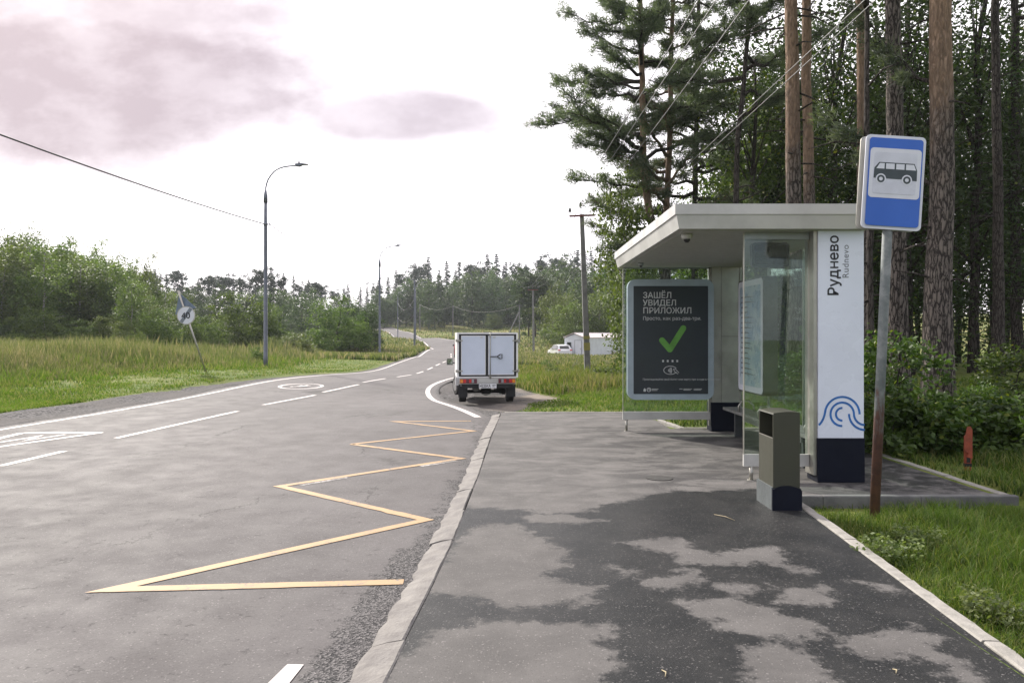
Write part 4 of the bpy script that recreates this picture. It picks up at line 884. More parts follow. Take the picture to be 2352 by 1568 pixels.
# ------------------------------------------------------------------ utility poles
def insul(mb, p_):
    x_, y_, z_ = p_; mb.tube([(x_, y_, z_), (x_, y_, z_ + .16)], .012, 6)
    mb.tube([(x_, y_, z_ + .14), (x_, y_, z_ + .16), (x_, y_, z_ + .20), (x_, y_, z_ + .22), (x_, y_, z_ + .27), (x_, y_, z_ + .29), (x_, y_, z_ + .35)], [.03, .07, .05, .075, .05, .065, .03], 10)
def upole(label, q_, hgt, w0, w1, arm=True, strut=0, group='concrete utility poles in the meadow', lean=0., matp=None, rz=0):
    X_1, Y_1, _z = pw(*q_); z_ = Tz(X_1, Y_1); c = empty('utility_pole', label, 'utility pole', (X_1, Y_1, z_), group=group, rot=(0, R(lean), rz))
    MB().box(-w0 / 2, w0 / 2, -w0 / 2, w0 / 2, -.3, hgt, top=((w0 - w1) / 2, -(w0 - w1) / 2, (w0 - w1) / 2, -(w0 - w1) / 2)).build('pole', matp or m_concp, c, bevel=.012)
    if arm:
        a = MB().box(-.62, .62, -w1 / 2 - .07, -w1 / 2 - .005, hgt - .12, hgt - .03).build('crossarm', m_rust_arm if hgt > 7.5 else m_dark, c)
        for x_ in (-.58, .58): mb = MB(); insul(mb, (x_, -w1 / 2 - .04, hgt - .03)); mb.build('insulator', m_dark, a)
        mb = MB(); mb.tube([(-.04, 0, hgt), (-.04, 0, hgt + .28)], .02, 6); insul(mb, (-.04, 0, hgt + .25)); mb.build('insulator', m_dark, a)
    if strut: MB().tube([(strut, .3, -.2), (-.02 * (1 if strut < 0 else -1), .05, hgt * .82)], .09, 8).build('strut', m_concp, c)
    return c, Matrix.Translation((X_1, Y_1, z_)) @ Euler((0, R(lean), rz)).to_matrix().to_4x4()
up1, M1 = upole('large concrete utility pole with rusty crossarm between truck and bus shelter', (1350, 868, 36), 7.95, .30, .19, lean=-2.1)
mb = MB().box(-.155, .155, -.158, -.151, 1.35, 1.72).box(-.155, .155, -.158, -.151, 1.9, 2.05); mb.build('number_mark', mat('worn_yellow_mark', (.30, .27, .08), .8), up1)
upl = up1.children[-1]
up2, M2 = upole('utility pole with crossarm and wires, right behind the truck', (1226, 810, 90), 7.75, .28, .2, lean=-.8)
up3, M3 = upole('pole with slanting strut and crossarm at the right edge of the truck', (1193, 790, 120), 6.4, .26, .2, strut=-2.6)
up4, M4 = upole('thin concrete pole above the left half of the truck', (1040.4, 774.4, 165), 7.1, .24, .18, arm=False)
up5, M5 = upole('thin concrete pole just right of the pole pair at the bend', (964.5, 761, 192), 7.2, .24, .18, arm=False)
up6, M6 = upole('short far pole on the right edge of the climbing road', (909, 750, 225), 5.9, .24, .18, arm=False)
up7, M7 = upole('far pole just left of the second street lamp', (867.0, 746, 245), 5.8, .24, .18, arm=False)
up8, M8 = upole('tall slim utility pole at the road bend in front of a street lamp', (952, 798.5, 110), 10.0, .26, .16, arm=False, matp=m_lamp)
# ------------------------------------------------------------------ wires
wn_ = [0]
def wire(a, b_, sag, r, label, mt=m_wire, cat='wire', group=None, name='overhead_wire'):
    a, b_ = Vector(a), Vector(b_); n = 20; P_ = [a.lerp(b_, k / n) - Vector((0, 0, sag * 4 * (k / n) * (1 - k / n))) for k in range(n + 1)]
    o = MB().tube(P_, r * .8, 6).build(name, mt); tag(o, label, cat, group or 'overhead wires'); return o
L0 = lampobj[0].location; L1 = lampobj[1].location; L2 = lampobj[2].location
wire((-14.4, 2.0, 7.35), L0 + Vector((-.1, 0, 7.2)), .38, .03, 'dark sagging cable reaching the first street lamp from the left edge', m_wired, 'cable', name='cable')
wire(L0 + Vector((.2, 0, 7.18)), L1 + Vector((-.1, 0, 7.2)), .6, .022, 'thin cable from the first to the second street lamp', m_wired, 'cable', name='cable')
tipz = 8.25 + .3
for (lx_, px_, lb) in ((-.58, 1640, 'wire from the left insulator of the large pole up past the pine tops'), (-.04, 1690, 'wire from the middle insulator of the large pole up past the pine tops'), (.58, 1765, 'wire from the right insulator of the large pole up past the pine tops')):
    a = M1 @ Vector((lx_, -.1, 8.27 if lx_ != -.04 else 8.5)); Yn = 10.7; zt_ = H + (770 - 0) / 1700 * Yn; e = Vector(((px_ - 1176) / 1700 * Yn, Yn, zt_)); e2 = e + (e - a).normalized() * 9; e2.z = e.z + .15
    wire(a, e2, .12, .011, lb)
    wire(a, M2 @ Vector((lx_, 0, 8.05)), .9, .013, 'wire from the large pole to the pole behind the truck, on its ' + {-.58: 'left', -.04: 'middle', .58: 'right'}[lx_], group='wires between the two crossarm poles')
for px_, lb, dx in ((1983, 'upper of the two parallel wires crossing in front of the forest', 0), (2008, 'lower of the two parallel wires crossing in front of the forest', .25)):
    Yn = 12.0; e = Vector(((px_ - 1176) / 1700 * Yn, Yn, H + 770 / 1700 * Yn)); a = Vector((1500 - 1176 + dx * 30, 0, 0)); far_ = Vector(((1434 - 1176) / 1700 * 34 + dx, 34, H + (770 - 512) / 1700 * 34)); d = (e - far_).normalized()
    wire(far_ - d * 26 , e + d * 8, .05, .011, lb)
def w2(Ma, za, Mb, zb, sag, lb, xo=0, grp='sagging wires of the far pole line'): wire(Ma @ Vector((xo, 0, za)), Mb @ Vector((xo, 0, zb)), sag, .022, lb, m_wire, group=grp)
w2(M3, 6.3, M4, 7.0, 1.3, 'wire sagging from the strutted pole to the pole above the truck'); w2(M4, 7.0, M5, 7.0, 1.1, 'wire sagging left from the pole above the truck'); w2(M5, 7.0, M6, 5.7, 1.0, 'wire sagging between the thin pole and the short far pole')
w2(M6, 5.7, M7, 5.6, .8, 'wire sagging between the two short far poles')
wire(M8 @ Vector((0, 0, 7.3)), lampobj[3].location + Vector((0, 0, 7.6)), 1.6, .022, 'loop of cable from the tall slim pole to the lamp behind it, upper one', group='sagging wires of the far pole line')
wire(M8 @ Vector((0, 0, 5.0)), lampobj[3].location + Vector((0, 0, 4.5)), 1.2, .022, 'loop of cable from the tall slim pole to the lamp behind it, lower one', group='sagging wires of the far pole line')
# ------------------------------------------------------------------ orange marker post
ox_, oy_ = 5.57, 9.05
om = empty('marker_post', 'short battered orange marker post in the grass behind the platform kerb', 'marker post', (ox_, oy_, Tz(ox_, oy_)))
MB().box(-.035, .035, -.02, .02, -.1, .34).build('post', m_orangep, om, bevel=.004)
MB().prism([(-.03, .17), (.04, .15), (.04, .50), (.02, .54), (-.02, .54), (-.04, .44), (-.06, .42), (-.06, .28), (-.045, .24), (-.01, .22)], (0, -.022, 0), (1, 0, 0), (0, 0, 1), .012).build('marker_plate', m_orangep, om)
MB().box(-.037, .037, -.024, .022, .05, .09).box(-.025, .02, -.024, .022, .1, .17).build('tar_stain', m_black, om)
# little things lying on the pavement
for i, (a, b_, lb) in enumerate((((1640, 1182), (1688, 1196), 'thin pale twig lying on the wet pavement near the bin'), ((1520, 1540), (1528, 1556), 'tiny pale curl of bark at the bottom of the pavement'), ((2050, 1538), (2058, 1548), 'small pale leaf stalk near the bottom right kerb'))):
    p0, p1 = gp(*a, 0.), gp(*b_, 0.); mid_ = ((p0[0] + p1[0]) / 2 + .012, (p0[1] + p1[1]) / 2)
    o = MB().tube([(*p0, .006), (*mid_, .012), (*p1, .006)], [.002, .004, .002], 6).build('twig', mat('pale_twig', (.38, .32, .2), .8)); tag(o, lb, 'twig', 'debris on the pavement')
# ------------------------------------------------------------------ vegetation
f_birch = foliage('leaf_birch', (.024, .052, .014), (.155, .20, .058), .42)
f_bush = foliage('leaf_bush', (.020, .048, .012), (.16, .225, .058), .42)
f_pale = foliage('leaf_pale', (.04, .07, .018), (.17, .21, .07), .38)
f_dark = foliage('leaf_dark', (.014, .03, .012), (.06, .09, .032), .32)
f_far = foliage('leaf_far', (.018, .042, .020), (.10, .15, .058), .32)
f_shade = foliage('leaf_shade', (.014, .032, .008), (.095, .15, .03), .35, yellow=(.13, .15, .02))
f_under = foliage('leaf_under', (.014, .032, .008), (.06, .10, .02), .36, yellow=(.2, .22, .03))
f_conif = foliage('needle_spruce', (.010, .024, .018), (.036, .06, .04), .15)
f_pine = foliage('needle_pine', (.045, .065, .048), (.14, .17, .12), .4)
def bark(name, c1, c2, scale=(9, 9, 2.2), bump=.8, orange=None, zo=(5, 8), side=None):
    m_, g, b = newmat(name); p = g.n('ShaderNodeTexCoord').outputs['Object']
    q_ = g.vm('MULTIPLY', p, scale); n_ = g.noise(q_, 2.2, 6, .65, .8)
    vo = g.n('ShaderNodeTexVoronoi', feature='DISTANCE_TO_EDGE'); g.put(vo.inputs['Vector'], g.vm('ADD', q_, g.vm('MULTIPLY', g.comb(n_, n_, n_), (1.2, 1.2, 1.2)))); vo.inputs['Scale'].default_value = 1.6
    h = g.m('MULTIPLY', g.rng(vo.outputs['Distance'], 0, .25), g.m('ADD', .5, n_)); c = g.mix(g.rng(h, .1, .7), c1, c2)
    if orange:
        zz = g.sep(p)[2]; f = g.rng(g.m('ADD', zz, g.m('MULTIPLY', g.m('SUBTRACT', g.noise(p, 1.3, 4), .5), 6.)), zo[0], zo[1])
        c = g.mix(f, c, g.mix(g.rng(n_, .35, .65), orange, tuple(k * .55 for k in orange)))
    g.put(b.inputs['Base Color'], c); b.inputs['Roughness'].default_value = .9; b.inputs['Specular IOR Level'].default_value = .2
    bn = g.n('ShaderNodeBump'); bn.inputs['Strength'].default_value = bump; bn.inputs['Distance'].default_value = .03; g.put(bn.inputs['Height'], h); g.put(b.inputs['Normal'], bn.outputs[0]); return m_
b_pine = bark('bark_pine', (.035, .03, .028), (.17, .145, .13), orange=(.29, .20, .14), zo=(4.5, 7.8))
b_pineg = bark('bark_pine_grey', (.035, .03, .028), (.18, .155, .14))
b_dark = bark('bark_dark', (.02, .017, .015), (.07, .06, .055), bump=.5)
b_birch = bark('bark_birch', (.05, .045, .04), (.45, .43, .40), scale=(2, 2, 7), bump=.2)

def leaf_quads(ctr, size, rg, up=.35, asp=1.7):
    """diamond leaves with random orientation; returns verts, faces"""
    n = len(ctr); nn = rg.normal(size=(n, 3)); nn[:, 2] = np.abs(nn[:, 2]) + up; nn /= np.linalg.norm(nn, axis=1)[:, None]
    a = rg.normal(size=(n, 3)); a -= (a * nn).sum(1)[:, None] * nn; a /= np.linalg.norm(a, axis=1)[:, None]; b = np.cross(nn, a)
    s = (size * rg.uniform(.65, 1.35, n))[:, None]; a = a * s; b = b * s / asp
    V = np.stack([ctr - a * .5, ctr + b * .5 - a * .05, ctr + a * .5, ctr - b * .5 - a * .05], 1).reshape(-1, 3)
    return V, np.arange(n * 4).reshape(n, 4)
def crown_points(rg, nclu, per, rx, rz, cz, csz=.2, lobes=.25, bottom=.55, droop=0.):
    """leaf positions: clumps set through an uneven ellipsoid, denser to its outside"""
    d = rg.normal(size=(nclu, 3)); d /= np.linalg.norm(d, axis=1)[:, None]
    ph = rg.uniform(0, 6.28, 6); az = np.arctan2(d[:, 1], d[:, 0])
    lob = 1 + lobes * (np.sin(2 * az + ph[0]) * .5 + np.sin(3 * az + ph[1] + d[:, 2] * 3) * .5 + np.sin(5 * d[:, 2] + ph[2]) * .4)
    r = rg.uniform(.25, 1, nclu) ** .45 * lob; c = d * r[:, None] * np.array([rx, rx, rz]); c[:, 2] = np.where(c[:, 2] < 0, c[:, 2] * bottom, c[:, 2])
    cs = csz * rx * rg.uniform(.6, 1.5, nclu); cl_ = np.repeat(np.arange(nclu), per); k = len(cl_)
    o = rg.normal(size=(k, 3)) * np.array([1, 1, .62]); o *= (cs[cl_] * .55)[:, None]
    P = c[cl_] + o; P[:, 2] += cz
    if droop: P[:, 2] -= droop * rg.uniform(0, 1, k) ** 2 * 1.0
    sh = np.clip(rg.uniform(0, 1, nclu)[cl_] * .6 + rg.uniform(0, .4, k), 0, 1)
    return P, sh, c + np.array([0, 0, cz])
def limb_tree(rg, h, r0, targets, mb, bend=.25, start=.25, r1=.35, n=9):
    k = 8; off = np.cumsum(rg.normal(0, bend, (k + 1, 2)), 0) * .35; off[0] = 0
    P = [(off[i, 0], off[i, 1], h * i / k - .2 * (i == 0)) for i in range(k + 1)]
    mb.tube(P, [r0 * (1.25 if i == 0 else 1) * (1 - (1 - r1) * i / k) for i in range(k + 1)], n)
    for t in targets:
        zf = min(.95, max(start, (t[2] * .75) / h)); i = zf * k; i0 = int(i); f = i - i0; i1 = min(k, i0 + 1)
        s = Vector(P[i0]).lerp(Vector(P[i1]), f); e = Vector(t); m_ = s.lerp(e, .5) + Vector((0, 0, (e.z - s.z) * -.08 + .12 * (e - s).length)) 
        rr = r0 * (1 - zf) * .38 + r0 * .10; mb.tube([s, s.lerp(m_, .5) , m_, e], [rr, rr * .8, rr * .55, rr * .2], 5)
protos = {}
def proto_broad(key, seed, h, rx, rz, nclu, per, leaf, fm, bm_, trunk_r, csz=.24, base=.3, droop=0., limbs=14, lobes=.3):
    rg = np.random.default_rng(seed); cz = h - rz
    P, shd, cc = crown_points(rg, nclu, per, rx, rz, cz, csz, lobes, bottom=min(1.6, max(.3, (cz - h * base) / rz)), droop=droop)
    V, Fc = leaf_quads(P, leaf, rg); a = np_mesh('crown', V, Fc, fm, None, attrs={'shade': np.repeat(shd, 4), 'tint': np.repeat(rg.uniform(0, 1, len(P)), 4)})
    mb = MB(); limb_tree(rg, h * .86, trunk_r, cc[rg.choice(len(cc), limbs, False)] * np.array([.85, .85, .97]), mb); t = mb.build('trunk', bm_)
    C.objects.unlink(a); C.objects.unlink(t); protos[key] = (t, a, h)
def proto_spruce(key, seed, h, rx, nlev, per, leaf, fm, base=.08):
    rg = np.random.default_rng(seed); pts, sh_ = [], []
    for i in range(nlev):
        t = i / nlev; z_ = h * (base + (1 - base) * t); rr = rx * (1 - t) ** .8 * rg.uniform(.75, 1.15) + .12
        nb_ = max(4, int(9 * (1 - t) + 4))
        for b_ in range(nb_):
            az = rg.uniform(0, 6.283); ln = rr * rg.uniform(.6, 1.12); s = rg.uniform(.08, 1, per) ** .8
            x_ = np.cos(az) * ln * s + rg.normal(0, .05 + .09 * ln, per) ; y_ = np.sin(az) * ln * s + rg.normal(0, .05 + .09 * ln, per)
            z2 = z_ - ln * .38 * s ** 1.5 + rg.normal(0, .05, per) - rg.uniform(0, .16, per) * ln; pts.append(np.c_[x_, y_, z2]); sh_.append(np.clip(rg.uniform(0, .6) + .4 * s, 0, 1))
    P = np.vstack(pts); s = np.concatenate(sh_); V, Fc = leaf_quads(P, leaf, rg, up=.9, asp=2.4)
    a = np_mesh('crown', V, Fc, fm, None, attrs={'shade': np.repeat(s, 4), 'tint': np.zeros(len(V))}); t = MB().tube([(0, 0, -.3), (0, 0, h * .5), (0, 0, h * .99)], [h * .014, h * .009, .01], 7).build('trunk', b_dark)
    C.objects.unlink(a); C.objects.unlink(t); protos[key] = (t, a, h)
def tree(name, key, loc, hgt, label, cat='tree', group=None, sw=1.0, rz=None, rgn=random.Random(11), lean=0.):
    t, a, h = protos[key]; s = hgt / h
    c = empty(name, label, cat, loc, 0, group, rot=(R(rgn.uniform(-2, 2)), R(lean + rgn.uniform(-1.5, 1.5)), rz if rz is not None else rgn.uniform(0, 6.28))); c.scale = (s * sw, s * sw, s)
    for src in (t, a): k = src.copy(); C.objects.link(k); k.parent = c
    return c
# prototypes
for i in range(3): proto_broad(f'birch{i}', 20 + i, 12, 2.5, 5.2, 105, 62, .24, f_birch, b_birch, .13, csz=.26, base=.03, droop=1.2, limbs=10, lobes=.35)
for i in range(2): proto_broad(f'pale{i}', 30 + i, 10, 3.2, 4.4, 95, 60, .26, f_pale, b_birch, .14, csz=.25, base=.12, droop=.5, limbs=8)
for i in range(2): proto_broad(f'far{i}', 40 + i, 18, 4.3, 7.5, 125, 34, .58, f_far, b_dark, .2, csz=.24, base=.0, droop=1.6, limbs=5, lobes=.3)
proto_broad('fardark', 46, 18, 4.0, 7.0, 120, 34, .58, f_dark, b_dark, .2, csz=.24, base=.0, limbs=5)
for i in range(2): proto_spruce(f'spruce{i}', 50 + i, 22, 4.3, 34, 17, .62, f_conif)
for i in range(2): proto_broad(f'farpine{i}', 60 + i, 20, 3.2, 4.2, 46, 60, .5, f_conif, b_dark, .2, csz=.3, base=.5, limbs=10, lobes=.5)
for i in range(2): proto_broad(f'bush{i}', 70 + i, 4.5, 3.0, 2.9, 150, 95, .17, f_dark if i == 0 else f_bush, b_dark, .10, csz=.17, base=.0, limbs=12, lobes=.16)
proto_broad('palebush', 75, 4.5, 2.8, 2.6, 140, 85, .18, f_pale, b_dark, .10, csz=.2, base=.02, limbs=8, lobes=.25)
for i in range(3): proto_broad(f'wood{i}', 80 + i, 14, 3.3, 6.0, 112, 72, .14, f_under if i == 0 else f_dark, b_dark, .15, csz=.22, base=.10, droop=.5, limbs=26, lobes=.3)
proto_broad('hazel', 90, 3.0, 1.6, 1.45, 95, 42, .15, f_shade, b_dark, .035, csz=.20, base=.0, limbs=16, lobes=.25)
proto_broad('lowbush', 91, 1.2, 1.0, .62, 70, 30, .135, f_shade, b_dark, .016, csz=.22, base=.0, limbs=14, lobes=.25)
proto_broad('verge', 92, .4, .34, .2, 46, 16, .062, f_pale, b_dark, .006, csz=.3, base=.0, limbs=10, lobes=.4)
def at(px, Y): x_ = (px - 1176) / 1700 * Y; return (x_, Y, Tz(x_, Y) - .05)
def top_h(py, loc): return H + (770 - py) / 1700 * loc[1] - loc[2]
rr = random.Random(5)
# left birch stand: skyline py for given px
def skyl(px, pts): return float(np.interp(px, [p_[0] for p_ in pts], [p_[1] for p_ in pts]))
SL = [(-120, 540), (-40, 540), (0, 548), (60, 530), (120, 560), (150, 555), (200, 558), (260, 590), (300, 610), (340, 655), (400, 670), (470, 690), (500, 740)]
G1 = 'birch stand along the left side of the meadow'
k = 0
for row, (Yb, n_, sh_) in enumerate(((58, 13, 0), (66, 14, -4), (76, 14, 4), (88, 9, 20))):
    for i in range(n_):
        px = -110 + (540 if row < 3 else 450) * (i + .5 * (row % 2) + rr.uniform(-.2, .2)) / n_; loc = at(px, Yb + rr.uniform(-3, 3)); h_ = top_h(skyl(px, SL) + sh_ + (rr.uniform(-8, 34)), loc)
        key = rr.choice(['birch0', 'birch1', 'birch2', 'birch0', 'birch2', 'pale0']); tree('birch_tree', key, loc, h_, 'slender green birch in the dense stand on the left beyond the meadow', 'tree', G1, sw=rr.uniform(.85, 1.15) * min(1.5, 12 / h_) ** .5); k += 1
for i in range(9):
    px = -60 + 52 * i + rr.uniform(-15, 15); loc = at(px, 54 + rr.uniform(-2, 3)); tree('bush', rr.choice(['bush0', 'palebush', 'bush1']), loc, rr.uniform(1.6, 3.0), 'leafy bush along the foot of the birch stand on the left', 'bush', 'bushes along the foot of the birch stand', sw=rr.uniform(.8, 1.1))
for px, Yb, py in ((300, 64, 590), (332, 68, 578), (206, 70, 545), (62, 62, 527), (140, 66, 542), (238, 66, 566)):
    loc = at(px, Yb); tree('birch_tree', 'birch1', loc, top_h(py, loc), 'slender green birch in the dense stand on the left beyond the meadow', 'tree', G1, sw=.62)
# bushes of the left meadow, each singled out
for px, py, Yb, key, sw, lb in ((415, 712, 60, 'bush1', 1.0, 'dark green bush directly behind the leaning speed sign'), (550, 684, 66, 'bush1', 1.0, 'large leafy bush left of the first street lamp'), (615, 704, 68, 'bush1', .75, 'dark leafy bush right behind the first street lamp'),
        (776, 690, 72, 'bush1', .92, 'big dark round bush left of the second street lamp'), (820, 696, 76, 'bush0', .8, 'round bush touching the second street lamp on its left'),
        (680, 768, 58, 'palebush', 1.45, 'low wide willow bush at the foot of the first street lamp'), (635, 775, 56, 'palebush', 1.1, 'small low bush just right of the first street lamp base'), (480, 735, 58, 'bush1', .8, 'small bush between the speed sign and the large leafy bush'), (365, 720, 58, 'bush1', .95, 'dark bush at the right foot of the birch stand')):
    loc = at(px, Yb); tree('bush', key, loc, top_h(py, loc), lb, 'bush', sw=sw)
# middle trees beyond the bushes on the left
for i in range(20):
    px = 345 + 410 * (i + rr.uniform(-.3, .3)) / 20; loc = at(px, rr.uniform(120, 150)); py = np.interp(px, [340, 480, 600, 700, 755], [668, 672, 668, 662, 690]) + rr.uniform(-12, 16)
    tree('broadleaf_tree', rr.choice(['far0', 'far1', 'fardark', 'fardark']), loc, top_h(py, loc), 'rounded broadleaf tree in the far belt behind the left bushes', 'tree', 'broadleaf belt behind the left bushes', sw=1.05)
for i in range(24):
    px = 335 + 425 * (i + rr.uniform(-.3, .3)) / 24; loc = at(px, rr.uniform(165, 185)); py = np.interp(px, [335, 400, 440, 500, 560, 620, 680, 755], [618, 622, 645, 630, 622, 618, 632, 668]) + rr.uniform(-8, 14)
    tree('pine_tree', rr.choice(['farpine0', 'farpine1', 'spruce0']), loc, top_h(py, loc), 'dark far pine rising over the broadleaf belt left of the road', 'tree', 'dark pines behind the broadleaf belt', sw=1.0)
# far wood across the field
FS = [(760, 660), (800, 655), (850, 640), (900, 628), (960, 600), (985, 592), (1010, 612), (1040, 595), (1060, 604), (1085, 600), (1130, 578), (1165, 588), (1200, 590), (1240, 585), (1300, 572), (1360, 578), (1430, 580), (1560, 570), (1700, 600)]
G2 = 'spruces on the skyline of the far wood'; G3 = 'broadleaf trees along the edge of the far wood'
for i in range(46):
    px = 765 + 850 * (i + rr.uniform(-.4, .4)) / 46; loc = at(px, rr.uniform(228, 250)); tree('spruce_tree', ('spruce0', 'spruce1', 'spruce0', 'spruce1', 'spruce0', 'farpine1')[(i * 7) % 6 if i % 9 else 5], loc, top_h(skyl(px, FS) + rr.uniform(-6, 22), loc), 'dark pointed spruce on the skyline of the far wood beyond the field', 'tree', G2, sw=rr.uniform(.95, 1.2))
for i in range(44):
    px = 770 + 560 * (i + rr.uniform(-.4, .4)) / 44; Yb = rr.uniform(205, 226) if px < 1235 else rr.uniform(165, 200); loc = at(px, Yb); tree('broadleaf_tree', rr.choice(['far0', 'far1', 'fardark', 'far0']), loc, top_h(skyl(px, FS) + rr.uniform(22, 75), loc), 'green broadleaf tree along the edge of the far wood beyond the field', 'tree', G3, sw=rr.uniform(.9, 1.2))
for i in range(22):
    px = 1210 + 330 * (i + rr.uniform(-.4, .4)) / 22; loc = at(px, rr.uniform(140, 165)); tree('broadleaf_tree', rr.choice(['fardark', 'far1', 'fardark']), loc, top_h(rr.uniform(615, 655), loc), 'dark broadleaf tree in the wood behind the white shed', 'tree', 'wood behind the white shed', sw=1.1)
for px, py, Yb, key, sw, lb in ((1130, 622, 200, 'far0', 1.0, 'tall pale birch at the wood edge above the right half of the truck'), (1085, 622, 203, 'far1', 1.0, 'tall pale birch at the wood edge above the left half of the truck'), (985, 640, 198, 'far0', .95, 'leafy pale tree at the wood edge right behind the tall slim pole'),
        (1270, 662, 118, 'pale0', .95, 'pale green tree left of the large utility pole'), (1300, 660, 122, 'pale1', .9, 'pale green rounded tree just left of the large utility pole'), (1372, 656, 112, 'pale1', 1.1, 'large pale willow rising behind the white shed'), (1440, 690, 112, 'pale0', 1.0, 'pale bush behind the right end of the white shed'), (1325, 700, 112, 'palebush', 1.1, 'sprawling pale bush left behind the white shed'), (1470, 720, 112, 'palebush', 1.0, 'low pale bush far behind the right end of the white shed')):
    loc = at(px, Yb); tree('broadleaf_tree', key, loc, top_h(py, loc), lb, 'tree', sw=sw)
for px, py, Yb, lb in ((1135, 722, 192, 'small round bush before the far wood above the truck'), (1015, 738, 205, 'small bush at the wood edge between two thin poles')):
    loc = at(px, Yb); tree('bush', 'palebush', loc, top_h(py, loc), lb, 'bush', sw=1.0)

# ------------------------------------------------------------------ near pines on the right
def needle_tuft(rg, centers, dirs, ln, n_per, w):
    """clusters of needle blades round shoot ends"""
    k = len(centers); c = np.repeat(centers, n_per, 0); d = np.repeat(dirs, n_per, 0) * .9 + rg.normal(size=(k * n_per, 3)) * .75; d /= np.linalg.norm(d, axis=1)[:, None]
    c = c + rg.normal(size=c.shape) * .06; s = rg.normal(size=d.shape); s = np.cross(d, s); s /= np.linalg.norm(s, axis=1)[:, None] + 1e-9
    L_ = (ln * rg.uniform(.6, 1.2, len(d)))[:, None]; return np.stack([c - s * w, c + s * w, c + d * L_ + s * w * .3, c + d * L_ - s * w * .3], 1).reshape(-1, 3)
def pine(name, label, px_base, px_top, Y, dia, hgt, seed, bk, crown_from, nlimb, limb_len, extra=(), stubs=9, group=None, density=1.0, curve=None, tuft=(.17, 15, .011)):
    rg = np.random.default_rng(seed); xb = (px_base - 1176) / 1700 * Y; ztop_view = H + 770 / 1700 * Y; xt_ = (px_top - 1176) / 1700 * Y; z0 = Tz(xb, Y) - .05
    c = empty(name, label, 'pine tree', (xb, Y, z0), group=group); sl_ = (xt_ - xb) / (ztop_view - z0)
    k = 26; off = np.cumsum(rg.normal(0, .016, (k + 1, 2)), 0); P = []
    for i in range(k + 1):
        z_ = hgt * i / k; cx = curve(z_) if curve else 0; P.append(Vector((sl_ * z_ + off[i, 0] + cx, off[i, 1], z_ - (.2 if i == 0 else 0))))
    rad = lambda t: dia / 2 * ((1 + .45 * math.exp(-t * 22)) * (1 - .62 * t) + .0)
    tr_ = MB().tube(P, [rad(i / k) * (1 + rg.normal(0, .02)) for i in range(k + 1)], 20).build('trunk', bk, c)
    pt_ = lambda z_: (lambda t: P[min(k, int(t))].lerp(P[min(k, int(t) + 1)], t - int(t)))(min(k - .001, max(0, z_ / hgt * k)))
    cen, dirs = [], []; mb = MB()
    def limb(z_, az, ln, rise, r_):
        s = pt_(z_); d = Vector((math.cos(az), math.sin(az), 0)); n_ = 7; Q_ = [s + d * (ln * t / n_) + Vector((0, 0, rise * ln * (t / n_) ** 1.3 + rg.normal(0, .03 * ln))) + Vector((-d.y, d.x, 0)) * rg.normal(0, .03 * ln) * (t / n_) for t in range(n_ + 1)]
        mb.tube(Q_, [r_ * (1 - .85 * t / n_) for t in range(n_ + 1)], 6)
        for t in range(2, n_ + 1):
            nt2 = int((4 + rg.integers(0, 4)) * density)
            for _ in range(nt2):
                a2 = az + rg.uniform(-1.3, 1.3); l2 = ln * rg.uniform(.10, .28) * (1.15 - .06 * t) + .12; e = Q_[t] + Vector((math.cos(a2), math.sin(a2), rg.uniform(-.15, .5))) * l2
                mb.tube([Q_[t], Q_[t].lerp(e, .5) + Vector((0, 0, .03)), e], [r_ * .22, r_ * .15, .004], 3, cap=False)
                dd = (e - Q_[t]).normalized()
                for q_ in range(int(max(2, l2 / .11))): f_ = .35 + .65 * q_ / max(1, l2 / .11 - 1); cen.append(Q_[t].lerp(e, min(1.05, f_)) + Vector(rg.normal(0, .05, 3))); dirs.append(dd + Vector((0, 0, .35)))
    for i in range(nlimb):
        t = (i + rg.uniform(0, 1)) / nlimb; z_ = crown_from + (hgt - crown_from) * t ** .9; ln = limb_len * (1 - .65 * t) * rg.uniform(.7, 1.2) * (.75 + .5 * math.sin(math.pi * min(1, t * 1.6 + .2))); limb(z_, rg.uniform(0, 6.283), ln, rg.uniform(.0, .45), .035 + .016 * ln)
    for e in extra: limb(*e)
    for _ in range(stubs):
        z_ = rg.uniform(2.2, max(3, crown_from)); az = rg.uniform(0, 6.283); s = pt_(z_); ln = rg.uniform(.25, 1.5); d = Vector((math.cos(az), math.sin(az), rg.uniform(-.35, .25)))
        mb.tube([s, s + d * ln * .5 + Vector((0, 0, rg.normal(0, .05))), s + d * ln + Vector((0, 0, -.08 * ln))], [.028, .02, .007], 5)
    mb.build('branches', b_dark if crown_from > 5 else bk, c)
    if cen:
        V = needle_tuft(rg, np.array([tuple(q_) for q_ in cen]), np.array([tuple(q_) for q_ in dirs]), tuft[0], tuft[1], tuft[2]); n = len(V) // 4
        np_mesh('crown', V, np.arange(n * 4).reshape(n, 4), f_pine, c, attrs={'shade': np.repeat(np.repeat(rg.uniform(0, 1, len(cen)), tuft[1]), 4), 'tint': np.zeros(len(V))})
    return c
NP = 'tall pine trunks of the forest behind the shelter'
pine('pine_tree', 'grey brown pine trunk standing left of its orange twin above the shelter roof', 1827, 1822, 17, .40, 19, 101, b_pine, 9.5, 16, 2.6, stubs=16)
pine('pine_tree', 'orange pine trunk leaning slightly, second from the left above the shelter roof', 1868, 1853, 20, .34, 20, 102, b_pine, 11, 14, 2.6, stubs=14)
pine('pine_tree', 'orange pine trunk right behind the left edge of the bus stop sign', 1984, 1982, 18, .29, 19, 103, b_pine, 10.5, 14, 2.4, stubs=12)
pine('pine_tree', 'thick grey pine trunk above the bus stop sign', 2067, 2036, 16, .42, 19, 104, b_pineg, 9.8, 14, 2.6, stubs=12)
